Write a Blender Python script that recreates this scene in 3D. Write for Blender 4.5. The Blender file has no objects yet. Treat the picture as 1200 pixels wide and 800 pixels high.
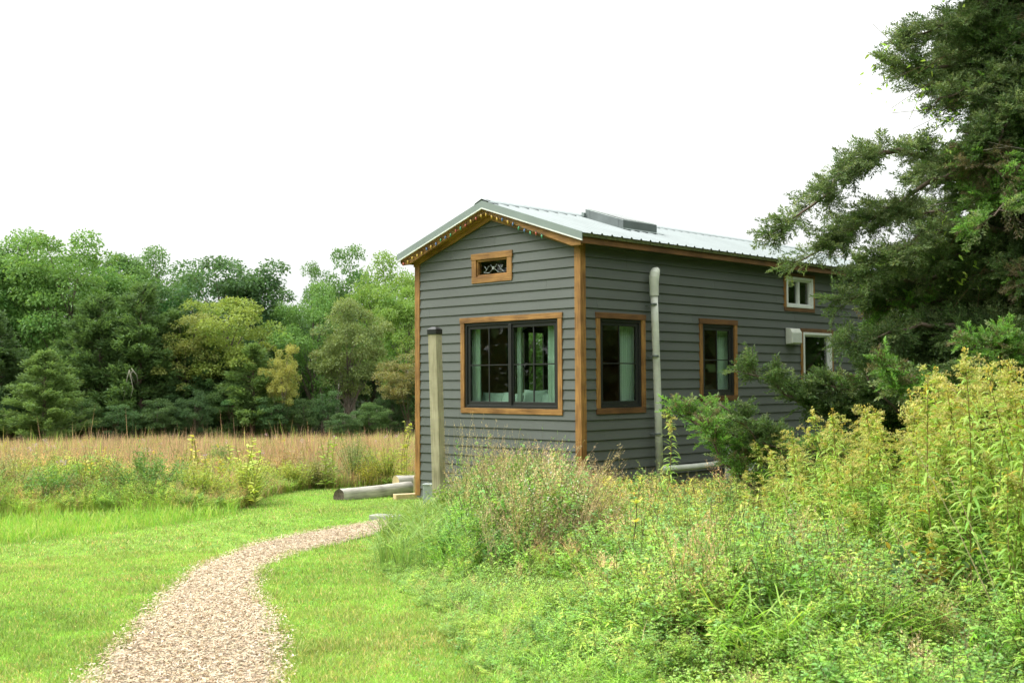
import bpy, math
import numpy as np
from mathutils import Vector, Matrix
R = np.random.RandomState(11)
sc = bpy.context.scene
COL = sc.collection
rad = math.radians

# ------------------------------------------------------------ camera numbers
F_PX, YAW, PIT, ROL = 1331.05, .7779, .0346, -.0051
CAM = np.array([10.894, -12.483, 1.68])
fw = np.array([-math.sin(YAW)*math.cos(PIT), math.cos(YAW)*math.cos(PIT), math.sin(PIT)])
_r = np.cross(fw, [0, 0, 1.]); _r /= np.linalg.norm(_r); _u = np.cross(_r, fw)
_c, _s = math.cos(ROL), math.sin(ROL)
RT, UP = _c*_r+_s*_u, -_s*_r+_c*_u
def heading(px):                       # unit horizontal direction seen at column px
    d = fw+RT*(px-600)/F_PX; d = d[:2]; return d/np.hypot(*d)
def spot(px, D):                       # ground position (x, y) D metres away in that direction
    return CAM[:2]+heading(px)*D
LEFT = -RT[:2]/np.hypot(*RT[:2]); TOCAM = -fw[:2]/np.hypot(*fw[:2])

# ------------------------------------------------------------ terrain
D0 = np.array([-.8212, .5707])
def gz(x, y):
    x = np.asarray(x, float); y = np.asarray(y, float)
    t = (x-CAM[0])*D0[0]+(y-CAM[1])*D0[1]
    s = np.clip((t-7)/7, 0, 1); s = s*s*(3-2*s)
    q = np.clip(t-14.5, 0, 2); ramp = q*q/4
    ramp = ramp+np.clip(t-16.5, 0, 50)
    return -.18*s-.036*ramp+.012*np.sin(x*1.7+1)*np.sin(y*1.3)*np.clip((t-2)/6, 0, 1)

# ------------------------------------------------------------ object helpers
def tag(o, label=None, cat=None, group=None, kind=None):
    if label: o['label'] = label
    if cat: o['category'] = cat
    if group: o['group'] = group
    if kind: o['kind'] = kind
    return o
def empty(name, loc=(0, 0, 0), rz=0., label=None, cat=None, group=None):
    o = bpy.data.objects.new(name, None); COL.objects.link(o)
    o.location = [float(v) for v in loc]; o.rotation_euler = (0, 0, rz); o.empty_display_size = .2
    return tag(o, label, cat, group)

class MB:
    """collects vertices/faces (numpy) and links them as ONE mesh object"""
    def __init__(s): s.V = []; s.C = []; s.F = []; s.n = 0
    def add(s, V, faces, col=(1, 1, 1), m=0):
        """faces: list of (k, index array (n,k))"""
        V = np.asarray(V, float).reshape(-1, 3)
        c = np.asarray(col, float)
        if c.ndim == 1: c = np.tile(c, (len(V), 1))
        s.V.append(V); s.C.append(c)
        for f in faces:
            f = np.asarray(f, np.int64)
            if f.size: s.F.append((f+s.n, m))
        s.n += len(V)
    def box(s, x0, y0, z0, x1, y1, z1, m=0, col=(1, 1, 1)):
        V = [(x, y, z) for z in (z0, z1) for y in (y0, y1) for x in (x0, x1)]
        s.add(V, [np.array([(0, 2, 3, 1), (4, 5, 7, 6), (0, 1, 5, 4), (2, 6, 7, 3), (0, 4, 6, 2), (1, 3, 7, 5)])], col, m)
    def hexa(s, V, m=0, col=(1, 1, 1)):   # 8 points ordered like box
        s.add(V, [np.array([(0, 2, 3, 1), (4, 5, 7, 6), (0, 1, 5, 4), (2, 6, 7, 3), (0, 4, 6, 2), (1, 3, 7, 5)])], col, m)
    def prism(s, poly, axis, a, b, m=0, col=(1, 1, 1)):   # poly (u,v) extruded along axis from a to b
        n = len(poly); P = []
        for w in (a, b):
            for (u, v) in poly:
                P.append({'x': (w, u, v), 'y': (u, w, v), 'z': (u, v, w)}[axis])
        s.add(P, [np.array([list(range(n))[::-1]]), np.array([[n+i for i in range(n)]]),
                  np.array([(i, (i+1) % n, n+(i+1) % n, n+i) for i in range(n)])], col, m)
    def tube(s, pts, rr, k=8, m=0, col=(1, 1, 1), cap=True):
        P = np.asarray(pts, float); n = len(P); rr = np.broadcast_to(np.asarray(rr, float), (n,))
        T = np.gradient(P, axis=0); T /= np.linalg.norm(T, axis=1)[:, None]+1e-9
        ref = np.array([0, 0, 1.]) if abs(T[:, 2]).mean() < .8 else np.array([1., 0, 0])
        A = np.cross(T, ref); A /= np.linalg.norm(A, axis=1)[:, None]+1e-9; B = np.cross(T, A)
        an = np.linspace(0, 2*np.pi, k, endpoint=False)
        V = P[:, None]+rr[:, None, None]*(A[:, None]*np.cos(an)[None, :, None]+B[:, None]*np.sin(an)[None, :, None])
        V = V.reshape(-1, 3); i = np.arange(n-1)[:, None]*k; j = np.arange(k)[None]; j2 = (j+1) % k
        F = np.stack([i+j, i+j2, i+k+j2, i+k+j], -1).reshape(-1, 4)
        fs = [F]
        if cap: fs += [np.arange(k)[None, ::-1], ((n-1)*k+np.arange(k))[None]]
        s.add(V, fs, col, m)
    def build(s, name, mats, parent=None, smooth=False, bevel=0, label=None, cat=None, group=None, kind=None):
        me = bpy.data.meshes.new(name)
        V = np.concatenate(s.V).astype(np.float32); C = np.concatenate(s.C)
        me.vertices.add(len(V)); me.vertices.foreach_set('co', V.ravel())
        li = np.concatenate([f.ravel() for f, m in s.F]); sizes = np.concatenate([np.full(len(f), f.shape[1]) for f, m in s.F])
        mi = np.concatenate([np.full(len(f), m) for f, m in s.F])
        me.loops.add(len(li)); me.loops.foreach_set('vertex_index', li.astype(np.int32))
        me.polygons.add(len(sizes)); me.polygons.foreach_set('loop_start', np.concatenate([[0], np.cumsum(sizes)[:-1]]).astype(np.int32))
        me.polygons.foreach_set('material_index', mi.astype(np.int32))
        me.polygons.foreach_set('use_smooth', np.full(len(sizes), bool(smooth)))
        a = me.color_attributes.new('col', 'FLOAT_COLOR', 'POINT')
        a.data.foreach_set('color', np.concatenate([C, np.ones((len(C), 1))], 1).astype(np.float32).ravel())
        me.update(calc_edges=True)
        if not isinstance(mats, (list, tuple)): mats = [mats]
        for m_ in mats: me.materials.append(m_)
        o = bpy.data.objects.new(name, me); COL.objects.link(o)
        if parent is not None: o.parent = parent
        if bevel:
            b = o.modifiers.new('b', 'BEVEL'); b.width = bevel; b.segments = 2; b.limit_method = 'ANGLE'; b.angle_limit = rad(40)
        return tag(o, label, cat, group, kind)
    def arrays(s):
        V = np.concatenate(s.V); C = np.concatenate(s.C); g = {}
        for f, m in s.F: g.setdefault((f.shape[1], m), []).append(f)
        return V, C, {k: np.concatenate(v) for k, v in g.items()}

def stamp(mb, proto, pos, rz=None, sc_=1., zs=None, tilt=None, tint=None):
    """copies of a small plant, merged into one mesh"""
    V, C, G = proto; pos = np.atleast_2d(pos); n = len(pos)
    if n == 0: return
    rz = R.uniform(0, 6.283, n) if rz is None else np.broadcast_to(rz, (n,))
    s_ = np.broadcast_to(np.asarray(sc_, float), (n,)); zs = s_ if zs is None else np.broadcast_to(zs, (n,))
    c, si = np.cos(rz), np.sin(rz)
    X = (V[None, :, 0]*c[:, None]-V[None, :, 1]*si[:, None])*s_[:, None]
    Y = (V[None, :, 0]*si[:, None]+V[None, :, 1]*c[:, None])*s_[:, None]
    Z = V[None, :, 2]*zs[:, None]
    if tilt is not None:
        X = X+Z*tilt[:, 0:1]; Y = Y+Z*tilt[:, 1:2]
    W = np.stack([X, Y, Z], -1)+pos[:, None]
    CC = np.tile(C[None], (n, 1, 1))
    if tint is not None: CC = CC*np.asarray(tint)[:, None]
    off = (np.arange(n)*len(V))[:, None, None]
    base = mb.n; first = True
    mb.V.append(W.reshape(-1, 3)); mb.C.append(CC.reshape(-1, 3)); mb.n += n*len(V)
    for (k, m), f in G.items():
        mb.F.append(((f[None]+off).reshape(-1, k)+base, m))

def nrm(a): return a/(np.linalg.norm(a, axis=-1, keepdims=True)+1e-9)

def blades(mb, P, D, L, W, droop=0., col=(.1, .2, .05), kind='leaf', roll=.5, m=0, tip=None):
    """leaves / grass blades. kind: leaf (4 verts), lance (6 verts), grass (5 verts)"""
    P = np.atleast_2d(np.asarray(P, float)); n = len(P)
    if n == 0: return
    D = nrm(np.broadcast_to(np.asarray(D, float), (n, 3)))
    L = np.broadcast_to(np.asarray(L, float), (n,))[:, None]; W = np.broadcast_to(np.asarray(W, float), (n,))[:, None]
    dr = np.broadcast_to(np.asarray(droop, float), (n,))[:, None]
    S = np.cross(D, np.array([0, 0, 1.])+R.normal(0, roll, (n, 3))); S = nrm(S)
    dn = np.array([0, 0, -1.])
    def at(t): return P+D*L*t+dn*L*dr*t*t
    C = np.asarray(col, float); C = np.tile(C, (n, 1)) if C.ndim == 1 else C
    Ct = C if tip is None else (np.asarray(tip, float)*np.ones((n, 1)) if np.ndim(tip) == 1 else tip)
    if kind == 'leaf':
        M = at(.45); V = np.stack([P, M-S*W*.5, M+S*W*.5, at(1.)], 1); k = 4
        Fs = [np.array([(0, 2, 1), (1, 2, 3)])]; CC = np.stack([C, C, C, Ct], 1)
    elif kind == 'lance':
        A = at(.3); B = at(.68)
        V = np.stack([P, A-S*W*.5, A+S*W*.5, B-S*W*.36, B+S*W*.36, at(1.)], 1); k = 6
        Fs = [np.array([(0, 2, 1), (3, 4, 5)]), np.array([(1, 2, 4, 3)])]; CC = np.stack([C, C, C, (C+Ct)/2, (C+Ct)/2, Ct], 1)
    else:
        M = at(.55); V = np.stack([P-S*W*.5, P+S*W*.5, M-S*W*.4, M+S*W*.4, at(1.)], 1); k = 5
        Fs = [np.array([(2, 3, 4)]), np.array([(0, 1, 3, 2)])]; CC = np.stack([C, C, (C+Ct)/2, (C+Ct)/2, Ct], 1)
    off = (np.arange(n)*k)[:, None, None]
    mb.add(V.reshape(-1, 3), [(f[None]+off).reshape(-1, f.shape[1]) for f in Fs], CC.reshape(-1, 3), m)

def rdir(n, zlo=-1., zhi=1.):
    z = R.uniform(zlo, zhi, n); a = R.uniform(0, 6.283, n); q = np.sqrt(1-z*z)
    return np.stack([q*np.cos(a), q*np.sin(a), z], 1)
def jit(col, n, s=.15, h=.06):
    c = np.asarray(col, float)*np.ones((n, 1))
    return np.clip(c*(1+R.normal(0, s, (n, 1)))*(1+R.normal(0, h, (n, 3))), .003, .9)
def pick(cols, n, p=None):
    cols = np.asarray(cols, float); return cols[R.choice(len(cols), n, p=p)]
def inpoly(x, y, poly):
    poly = np.asarray(poly, float); ins = np.zeros(len(x), bool); j = len(poly)-1
    for i in range(len(poly)):
        xi, yi = poly[i]; xj, yj = poly[j]
        c = ((yi > y) != (yj > y)) & (x < (xj-xi)*(y-yi)/(yj-yi+1e-12)+xi); ins ^= c; j = i
    return ins
def dist_poly(x, y, line):                       # distance to a polyline
    d = np.full(len(x), 1e9); line = np.asarray(line, float)
    for a, b in zip(line[:-1], line[1:]):
        ab = b-a; t = np.clip(((x-a[0])*ab[0]+(y-a[1])*ab[1])/(ab@ab), 0, 1)
        d = np.minimum(d, np.hypot(x-a[0]-t*ab[0], y-a[1]-t*ab[1]))
    return d
def vnoise(x, y, s, seed=0):                    # cheap smooth value noise 0..1
    q = np.random.RandomState(seed).rand(64, 64)
    X = np.asarray(x)/s; Y = np.asarray(y)/s; i = np.floor(X).astype(int); j = np.floor(Y).astype(int); a = X-i; b = Y-j
    a = a*a*(3-2*a); b = b*b*(3-2*b); g = lambda p, r: q[p % 64, r % 64]
    return (g(i, j)*(1-a)+g(i+1, j)*a)*(1-b)+(g(i, j+1)*(1-a)+g(i+1, j+1)*a)*b

# ------------------------------------------------------------ materials
def mat(name):
    m = bpy.data.materials.new(name); m.use_nodes = True; nt = m.node_tree; nt.nodes.clear()
    return m, nt, nt.nodes.new, nt.links.new
def principled(nt, rough=.6, metal=0., spec=.5):
    b = nt.nodes.new('ShaderNodeBsdfPrincipled'); b.inputs['Roughness'].default_value = rough
    b.inputs['Metallic'].default_value = metal; b.inputs['Specular IOR Level'].default_value = spec
    return b
def simple(name, col, rough=.6, metal=0., spec=.5, noise=0., nscale=8., bump=0., stretch=(1, 1, 1), col2=None):
    m, nt, N, L = mat(name); b = principled(nt, rough, metal, spec); o = N('ShaderNodeOutputMaterial'); L(b.outputs[0], o.inputs[0])
    if noise or bump or col2:
        tc = N('ShaderNodeTexCoord'); mp = N('ShaderNodeMapping'); mp.inputs['Scale'].default_value = stretch
        L(tc.outputs['Object'], mp.inputs[0])
        nz = N('ShaderNodeTexNoise'); nz.inputs['Scale'].default_value = nscale; nz.inputs['Detail'].default_value = 6
        L(mp.outputs[0], nz.inputs['Vector'])
        cr = N('ShaderNodeValToRGB'); cr.color_ramp.elements[0].position = .3; cr.color_ramp.elements[1].position = .72
        c = np.array(col); a = np.array(col2) if col2 is not None else c*(1-noise)
        cr.color_ramp.elements[0].color = (*a, 1); cr.color_ramp.elements[1].color = (*np.clip(c*(1+(noise if col2 is None else 0)), 0, 1), 1)
        L(nz.outputs['Fac'], cr.inputs[0]); L(cr.outputs[0], b.inputs['Base Color'])
        if bump:
            bp = N('ShaderNodeBump'); bp.inputs['Strength'].default_value = bump; bp.inputs['Distance'].default_value = .01
            L(nz.outputs['Fac'], bp.inputs['Height']); L(bp.outputs[0], b.inputs['Normal'])
    else: b.inputs['Base Color'].default_value = (*col, 1)
    return m
def leafmat(name, trans=.38, rough=.55, spec=.25, obj=True):
    m, nt, N, L = mat(name); b = principled(nt, rough, 0, spec); o = N('ShaderNodeOutputMaterial')
    at = N('ShaderNodeAttribute'); at.attribute_name = 'col'; src = at.outputs['Color']
    if obj:
        oi = N('ShaderNodeObjectInfo'); mx = N('ShaderNodeMixRGB'); mx.blend_type = 'MULTIPLY'; mx.inputs[0].default_value = 1
        L(src, mx.inputs[1]); L(oi.outputs['Color'], mx.inputs[2]); src = mx.outputs[0]
    if trans:
        aj = N('ShaderNodeVectorMath'); aj.operation = 'MULTIPLY_ADD'; aj.inputs[1].default_value = (1.16, 1.12, 1.12); aj.inputs[2].default_value = (.014, .016, .020); L(src, aj.inputs[0]); src = aj.outputs[0]
    L(src, b.inputs['Base Color'])
    if trans:
        t = N('ShaderNodeBsdfTranslucent'); g = N('ShaderNodeMixRGB'); g.blend_type = 'MULTIPLY'; g.inputs[0].default_value = 1
        g.inputs[2].default_value = (1.25, 1.2, .75, 1); L(src, g.inputs[1]); L(g.outputs[0], t.inputs[0])
        ms = N('ShaderNodeMixShader'); ms.inputs[0].default_value = trans; L(b.outputs[0], ms.inputs[1]); L(t.outputs[0], ms.inputs[2]); L(ms.outputs[0], o.inputs[0])
    else: L(b.outputs[0], o.inputs[0])
    return m
M = {}
M['leaf'] = leafmat('foliage'); M['grass'] = leafmat('grass', .35, .6, .2, False); M['dry'] = leafmat('dry_stem', .1, .8, .1)
M['bark'] = simple('bark', (.16, .13, .10), .9, noise=.45, nscale=14, bump=.6, stretch=(1, 1, .25))
M['cedar_bark'] = simple('cedar_bark', (.13, .095, .07), .9, noise=.4, nscale=16, bump=.6, stretch=(1, 1, .2))
M['grey_twig'] = simple('grey_twig', (.30, .27, .22), .9, noise=.3, nscale=20)

def siding_mat():
    m, nt, N, L = mat('grey_siding'); b = principled(nt, .62, 0, .3); o = N('ShaderNodeOutputMaterial'); L(b.outputs[0], o.inputs[0])
    tc = N('ShaderNodeTexCoord'); at = N('ShaderNodeAttribute'); at.attribute_name = 'col'
    n1 = N('ShaderNodeTexNoise'); n1.inputs['Scale'].default_value = 1.3; n1.inputs['Detail'].default_value = 5; L(tc.outputs['Object'], n1.inputs[0])
    mp = N('ShaderNodeMapping'); mp.inputs['Scale'].default_value = (2.5, 2.5, 60); L(tc.outputs['Object'], mp.inputs[0])
    n2 = N('ShaderNodeTexNoise'); n2.inputs['Scale'].default_value = 2.2; n2.inputs['Detail'].default_value = 5; L(mp.outputs[0], n2.inputs[0])
    r = N('ShaderNodeMapRange'); r.inputs[3].default_value = .86; r.inputs[4].default_value = 1.12; L(n1.outputs[0], r.inputs[0])
    r2 = N('ShaderNodeMapRange'); r2.inputs[3].default_value = .93; r2.inputs[4].default_value = 1.06; L(n2.outputs[0], r2.inputs[0])
    mu = N('ShaderNodeMath'); mu.operation = 'MULTIPLY'; L(r.outputs[0], mu.inputs[0]); L(r2.outputs[0], mu.inputs[1])
    vm = N('ShaderNodeVectorMath'); vm.operation = 'SCALE'; L(at.outputs['Color'], vm.inputs[0]); L(mu.outputs[0], vm.inputs['Scale'])
    L(vm.outputs[0], b.inputs['Base Color'])
    bp = N('ShaderNodeBump'); bp.inputs['Strength'].default_value = .25; bp.inputs['Distance'].default_value = .003
    L(n2.outputs[0], bp.inputs['Height']); L(bp.outputs[0], b.inputs['Normal'])
    return m
M['siding'] = siding_mat()
def wood_mat(name, stretch, c1, c2, rough=.6):
    m, nt, N, L = mat(name); b = principled(nt, rough, 0, .3); o = N('ShaderNodeOutputMaterial'); L(b.outputs[0], o.inputs[0])
    tc = N('ShaderNodeTexCoord'); mp = N('ShaderNodeMapping'); mp.inputs['Scale'].default_value = stretch; L(tc.outputs['Object'], mp.inputs[0])
    n1 = N('ShaderNodeTexNoise'); n1.inputs['Scale'].default_value = 3; n1.inputs['Detail'].default_value = 7; n1.inputs['Distortion'].default_value = .4; L(mp.outputs[0], n1.inputs[0])
    n2 = N('ShaderNodeTexNoise'); n2.inputs['Scale'].default_value = 2.5; n2.inputs['Detail'].default_value = 4; L(tc.outputs['Object'], n2.inputs[0])
    ad = N('ShaderNodeMath'); ad.operation = 'ADD'; L(n1.outputs[0], ad.inputs[0]); L(n2.outputs[0], ad.inputs[1])
    ml = N('ShaderNodeMath'); ml.operation = 'MULTIPLY'; ml.inputs[1].default_value = .5; L(ad.outputs[0], ml.inputs[0])
    cr = N('ShaderNodeValToRGB'); cr.color_ramp.elements[0].position = .36; cr.color_ramp.elements[1].position = .62
    cr.color_ramp.elements[0].color = (*c1, 1); cr.color_ramp.elements[1].color = (*c2, 1); L(ml.outputs[0], cr.inputs[0]); L(cr.outputs[0], b.inputs['Base Color'])
    bp = N('ShaderNodeBump'); bp.inputs['Strength'].default_value = .3; bp.inputs['Distance'].default_value = .004
    L(n1.outputs[0], bp.inputs['Height']); L(bp.outputs[0], b.inputs['Normal'])
    return m
WC1, WC2 = (.13, .060, .018), (.38, .20, .060)
M['wood_z'] = wood_mat('stained_wood_upright', (22, 22, 1.2), WC1, WC2)
M['wood_x'] = wood_mat('stained_wood_across', (1.2, 22, 22), WC1, WC2)
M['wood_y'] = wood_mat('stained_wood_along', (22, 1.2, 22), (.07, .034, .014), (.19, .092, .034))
M['post'] = wood_mat('treated_post_wood', (26, 26, .9), (.19, .17, .10), (.44, .40, .27), .8)
M['log'] = wood_mat('weathered_log', (16, 1.2, 16), (.24, .225, .19), (.56, .53, .46), .9)
M['log_end'] = simple('log_end', (.085, .065, .045), .9, noise=.5, nscale=18)
M['fresh_wood'] = simple('pale_cut_wood', (.52, .40, .22), .8, noise=.2, nscale=12)
M['black'] = simple('black_frame', (.020, .021, .020), .38, spec=.5)
M['vinyl'] = simple('white_vinyl', (.66, .68, .64), .4, noise=.08, nscale=5)
M['pvc'] = simple('white_pvc', (.56, .58, .50), .45, noise=.18, nscale=4)
M['metal'] = simple('galvanised_roof', (.25, .285, .285), .6, metal=.0, noise=.08, nscale=1.6)
M['rake'] = simple('painted_rake_metal', (.21, .255, .235), .5, metal=.1, noise=.06, nscale=3)
M['moss'] = simple('mossy_roof_edge', (.07, .085, .02), .9, noise=.5, nscale=20)
M['dkmetal'] = simple('grey_metal', (.16, .185, .18), .4, metal=.3, noise=.15, nscale=4)
M['galv'] = simple('dull_grey_box', (.36, .40, .38), .55, metal=.1, noise=.15, nscale=9)
M['core'] = simple('dark_plywood', (.10, .07, .045), .8, noise=.3, nscale=4)
M['room'] = simple('pine_room_lining', (.30, .20, .10), .7, noise=.2, nscale=3)
M['cloth'] = simple('sage_curtain', (.52, .68, .58), .9, noise=.06, nscale=5)
M['pillow'] = simple('sage_pillow', (.32, .46, .38), .95, noise=.08, nscale=6)
M['sheet'] = simple('bed_linen', (.50, .50, .46), .9)
M['stone'] = simple('pale_stone', (.38, .37, .32), .9, noise=.25, nscale=10, bump=.4)
def glass_mat():
    m, nt, N, L = mat('window_glass'); o = N('ShaderNodeOutputMaterial'); g = N('ShaderNodeBsdfGlossy'); g.inputs['Roughness'].default_value = .015
    t = N('ShaderNodeBsdfTransparent'); t.inputs[0].default_value = (.86, .90, .86, 1)
    lw = N('ShaderNodeLayerWeight'); lw.inputs[0].default_value = .5; pw = N('ShaderNodeMath'); pw.operation = 'POWER'; pw.inputs[1].default_value = 4; L(lw.outputs['Facing'], pw.inputs[0])
    ad = N('ShaderNodeMath'); ad.operation = 'MULTIPLY_ADD'; ad.inputs[1].default_value = .85; ad.inputs[2].default_value = .045
    L(pw.outputs[0], ad.inputs[0]); mx = N('ShaderNodeMixShader'); L(ad.outputs[0], mx.inputs[0]); L(t.outputs[0], mx.inputs[1]); L(g.outputs[0], mx.inputs[2]); L(mx.outputs[0], o.inputs[0])
    return m
M['glass'] = glass_mat()
def ground_mat():
    m, nt, N, L = mat('ground_soil_and_turf'); b = principled(nt, .95, 0, .1); o = N('ShaderNodeOutputMaterial'); L(b.outputs[0], o.inputs[0])
    at = N('ShaderNodeAttribute'); at.attribute_name = 'col'; tc = N('ShaderNodeTexCoord')
    n = N('ShaderNodeTexNoise'); n.inputs['Scale'].default_value = 6; n.inputs['Detail'].default_value = 8; L(tc.outputs['Object'], n.inputs[0])
    r = N('ShaderNodeMapRange'); r.inputs[1].default_value = .3; r.inputs[2].default_value = .7; r.inputs[3].default_value = .6; r.inputs[4].default_value = 1.25; L(n.outputs[0], r.inputs[0])
    vm = N('ShaderNodeVectorMath'); vm.operation = 'SCALE'; L(at.outputs['Color'], vm.inputs[0]); L(r.outputs[0], vm.inputs['Scale']); L(vm.outputs[0], b.inputs['Base Color'])
    bp = N('ShaderNodeBump'); bp.inputs['Strength'].default_value = .6; bp.inputs['Distance'].default_value = .02; L(n.outputs[0], bp.inputs['Height']); L(bp.outputs[0], b.inputs['Normal'])
    return m
M['ground'] = ground_mat()
M['chips'] = leafmat('wood_chips', 0, .9, .08, False)
M['path'] = simple('chip_bed', (.46, .38, .27), .95, noise=.5, nscale=45, bump=.8, col2=(.2, .15, .10))

# ------------------------------------------------------------ regions (world metres)
PATHL = [(10, -13.5), (7.5, -11.8), (5.18, -10.), (4.67, -9.59), (3.69, -8.84), (2.38, -7.89), (.62, -6.47), (-.3, -5.35), (-.69, -4.44), (-.89, -3.64), (-1.08, -2.86)]
PATHR = [(10.8, -12.3), (8.2, -10.6), (6.04, -9.18), (5.47, -8.83), (4.79, -8.35), (3.75, -7.75), (2.57, -7.13), (1.38, -6.27), (.73, -5.47), (.3, -4.5), (-.30, -3.1)]
PATH = PATHL+PATHR[::-1]
FIELD_EDGE = [(-9, -14), (-6.2, -9), (-5.1, -6.3), (-5.0, -5.6), (-4.6, -4.9), (-3.7, -4.2), (-4.0, -3.3), (-6.9, -.7), (-7.7, .6), (-7.3, 1.6), (-6.0, 3.5), (-5.5, 9), (-3, 14)]
FIELD = FIELD_EDGE+[(-3, 80), (-90, 80), (-90, -60), (-9, -60)]
MID_EDGE = [(-6, -13), (-2.44, -7.4), (-2.55, -6.3), (-2.76, -5.), (-3.3, -3.6), (-4.0, -3.3)]
MID = MID_EDGE+[(-3.7, -4.2), (-4.6, -4.9), (-5.0, -5.6), (-5.1, -6.3), (-6.2, -9), (-9, -14)]
WEED_EDGE = [(-2.6, -1.4), (-.89, -2.75), (.13, -3.9), (1.89, -5.35), (3.7, -6.45), (4.89, -7.17), (5.69, -7.67), (6.5, -8.15), (8.8, -9.3), (11.5, -9.6)]
WEEDS = WEED_EDGE+[(15, -8), (15, 12), (.1, 12), (.1, .1), (-2.6, .1)]
TALL = [(-2.5, -.2), (-1.5, -1.9), (-.2, -2.9), (1.2, -4.1), (2.5, -5.2), (3.5, -5.9), (4.3, -5.3), (4.7, -4.0), (5.7, -4.3), (6.7, -5.), (7.6, -5.5), (8.4, -5.8), (12, -5.5), (12, 9), (.25, 9), (.25, -.2)]
GOLD = [(4.55, -3.6), (5.6, -4.35), (6.66, -4.95), (7.6, -5.5), (8.4, -5.8), (10.6, -6.0), (10.6, -2.4), (8.6, -2.3), (6.6, -2.6), (5.2, -2.6)]
def scatter(poly, dens, clip=None):
    p = np.asarray(poly); x0, y0 = p.min(0); x1, y1 = p.max(0)
    n = int((x1-x0)*(y1-y0)*dens); x = R.uniform(x0, x1, n); y = R.uniform(y0, y1, n)
    k = inpoly(x, y, poly); return x[k], y[k]
def view(x, y, lo=-90, hi=1290):            # image column of a ground point and its distance
    dx, dy = x-CAM[0], y-CAM[1]; w = dx*fw[0]+dy*fw[1]; r_ = dx*RT[0]+dy*RT[1]
    px = 600+F_PX*r_/np.maximum(w, .1); return px, np.hypot(dx, dy), (w > .5) & (px > lo) & (px < hi)
# ============================================================ THE HOUSE
W_, LEN = 3.63, 9.6
RX, RZ, SL = -W_/2, 4.48, .33           # ridge x, ridge z, slope
def roof_z(x): return RZ-SL*abs(x-RX)
house = empty('tiny_house', (0, 0, 0), 0, 'dark grey lap-sided tiny house with orange-brown wood trim and ribbed metal gable roof', 'house')
SID = np.array([.103, .114, .103])
def intervals(a, b, holes):
    segs = [(a, b)]
    for h0, h1 in holes:
        out = []
        for s0, s1 in segs:
            if h1 <= s0 or h0 >= s1: out.append((s0, s1)); continue
            if h0 > s0: out.append((s0, h0))
            if h1 < s1: out.append((h1, s1))
        segs = out
    return segs
# openings: (u0,u1,z0,z1) of the trim's outer edge
FRONT = [(-2.54, -.34, 1.17, 2.69), (-2.27, -1.37, 3.23, 3.70)]
SIDE = [(.32, 1.49, 1.18, 2.69), (2.93, 4.03, 1.33, 2.69), (5.56, 6.63, 2.92, 3.62), (6.12, 7.3, 1.55, 2.62)]
LEFTW = [(1.95, 3.25, 1.15, 2.75), (5.0, 6.2, 1.2, 2.6)]
ZB = -.25
def siding(mb, gable, u0, u1, openings, P, ztop):
    """P(u, out, z) -> world point; boards lap with the lower edge proud"""
    n = int(math.ceil((3.05-ZB)/.15)); z = 3.05-.15*n
    while z < ztop:
        za, zb = z, min(z+.155, ztop); joints = sorted(u0+(R.uniform(0, 3.6)+3.66*q_) for q_ in range(3))
        cuts = sorted({za, zb}|{v for o in openings for v in (o[2], o[3]) if za < v < zb-.001})
        for c0, c1 in zip(cuts[:-1], cuts[1:]):
            if c1-c0 < .004: continue
            mid = (c0+c1)/2; holes = [(o[0], o[1]) for o in openings if o[2] < mid < o[3]]
            spans = []
            for s0, s1 in intervals(u0, u1, holes):
                cs = [s0]+[j_ for j_ in joints if s0+.1 < j_ < s1-.1]+[s1]
                spans += [(a_+(.0012 if q_ else 0), c_-(.0012 if q_ < len(cs)-2 else 0)) for q_, (a_, c_) in enumerate(zip(cs[:-1], cs[1:]))]
            for s0, s1 in spans:
                b0, b1, t0, t1 = s0, s1, s0, s1
                if gable:
                    def lim(zz):
                        h = (RZ-.05-zz)/SL; return (RX-h, RX+h)
                    lb, lt = lim(c0), lim(c1)
                    b0, b1, t0, t1 = max(b0, lb[0]), min(b1, lb[1]), max(t0, lt[0]), min(t1, lt[1])
                    if t1 <= t0: t0 = t1 = (t0+t1)/2
                    if b1 <= b0: continue
                oa = .006+.020*(1-(c0-za)/.155); ob = .006+.020*(1-(c1-za)/.155)
                V = [P(b0, 0, c0), P(b1, 0, c0), P(b0, oa, c0), P(b1, oa, c0), P(t0, 0, c1), P(t1, 0, c1), P(t0, ob, c1), P(t1, ob, c1)]
                mb.hexa(V, 0, SID*R.uniform(.95, 1.05))
        z += .15
b = MB(); siding(b, True, -W_, 0, FRONT, lambda u, o, z: (u, -.001-o, z), RZ-.06)
b.build('gable_wall_siding', M['siding'], house)
b = MB(); siding(b, False, 0, LEN, SIDE, lambda u, o, z: (.001+o, u, z), 3.80); b.build('side_wall_siding', M['siding'], house)
b = MB(); siding(b, False, 0, LEN, LEFTW, lambda u, o, z: (-W_-.001-o, u, z), 3.80); b.build('far_side_wall_siding', M['siding'], house)
b = MB(); siding(b, True, -W_, 0, [], lambda u, o, z: (u, LEN+.001+o, z), RZ-.06); b.build('rear_wall_siding', M['siding'], house)
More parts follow.
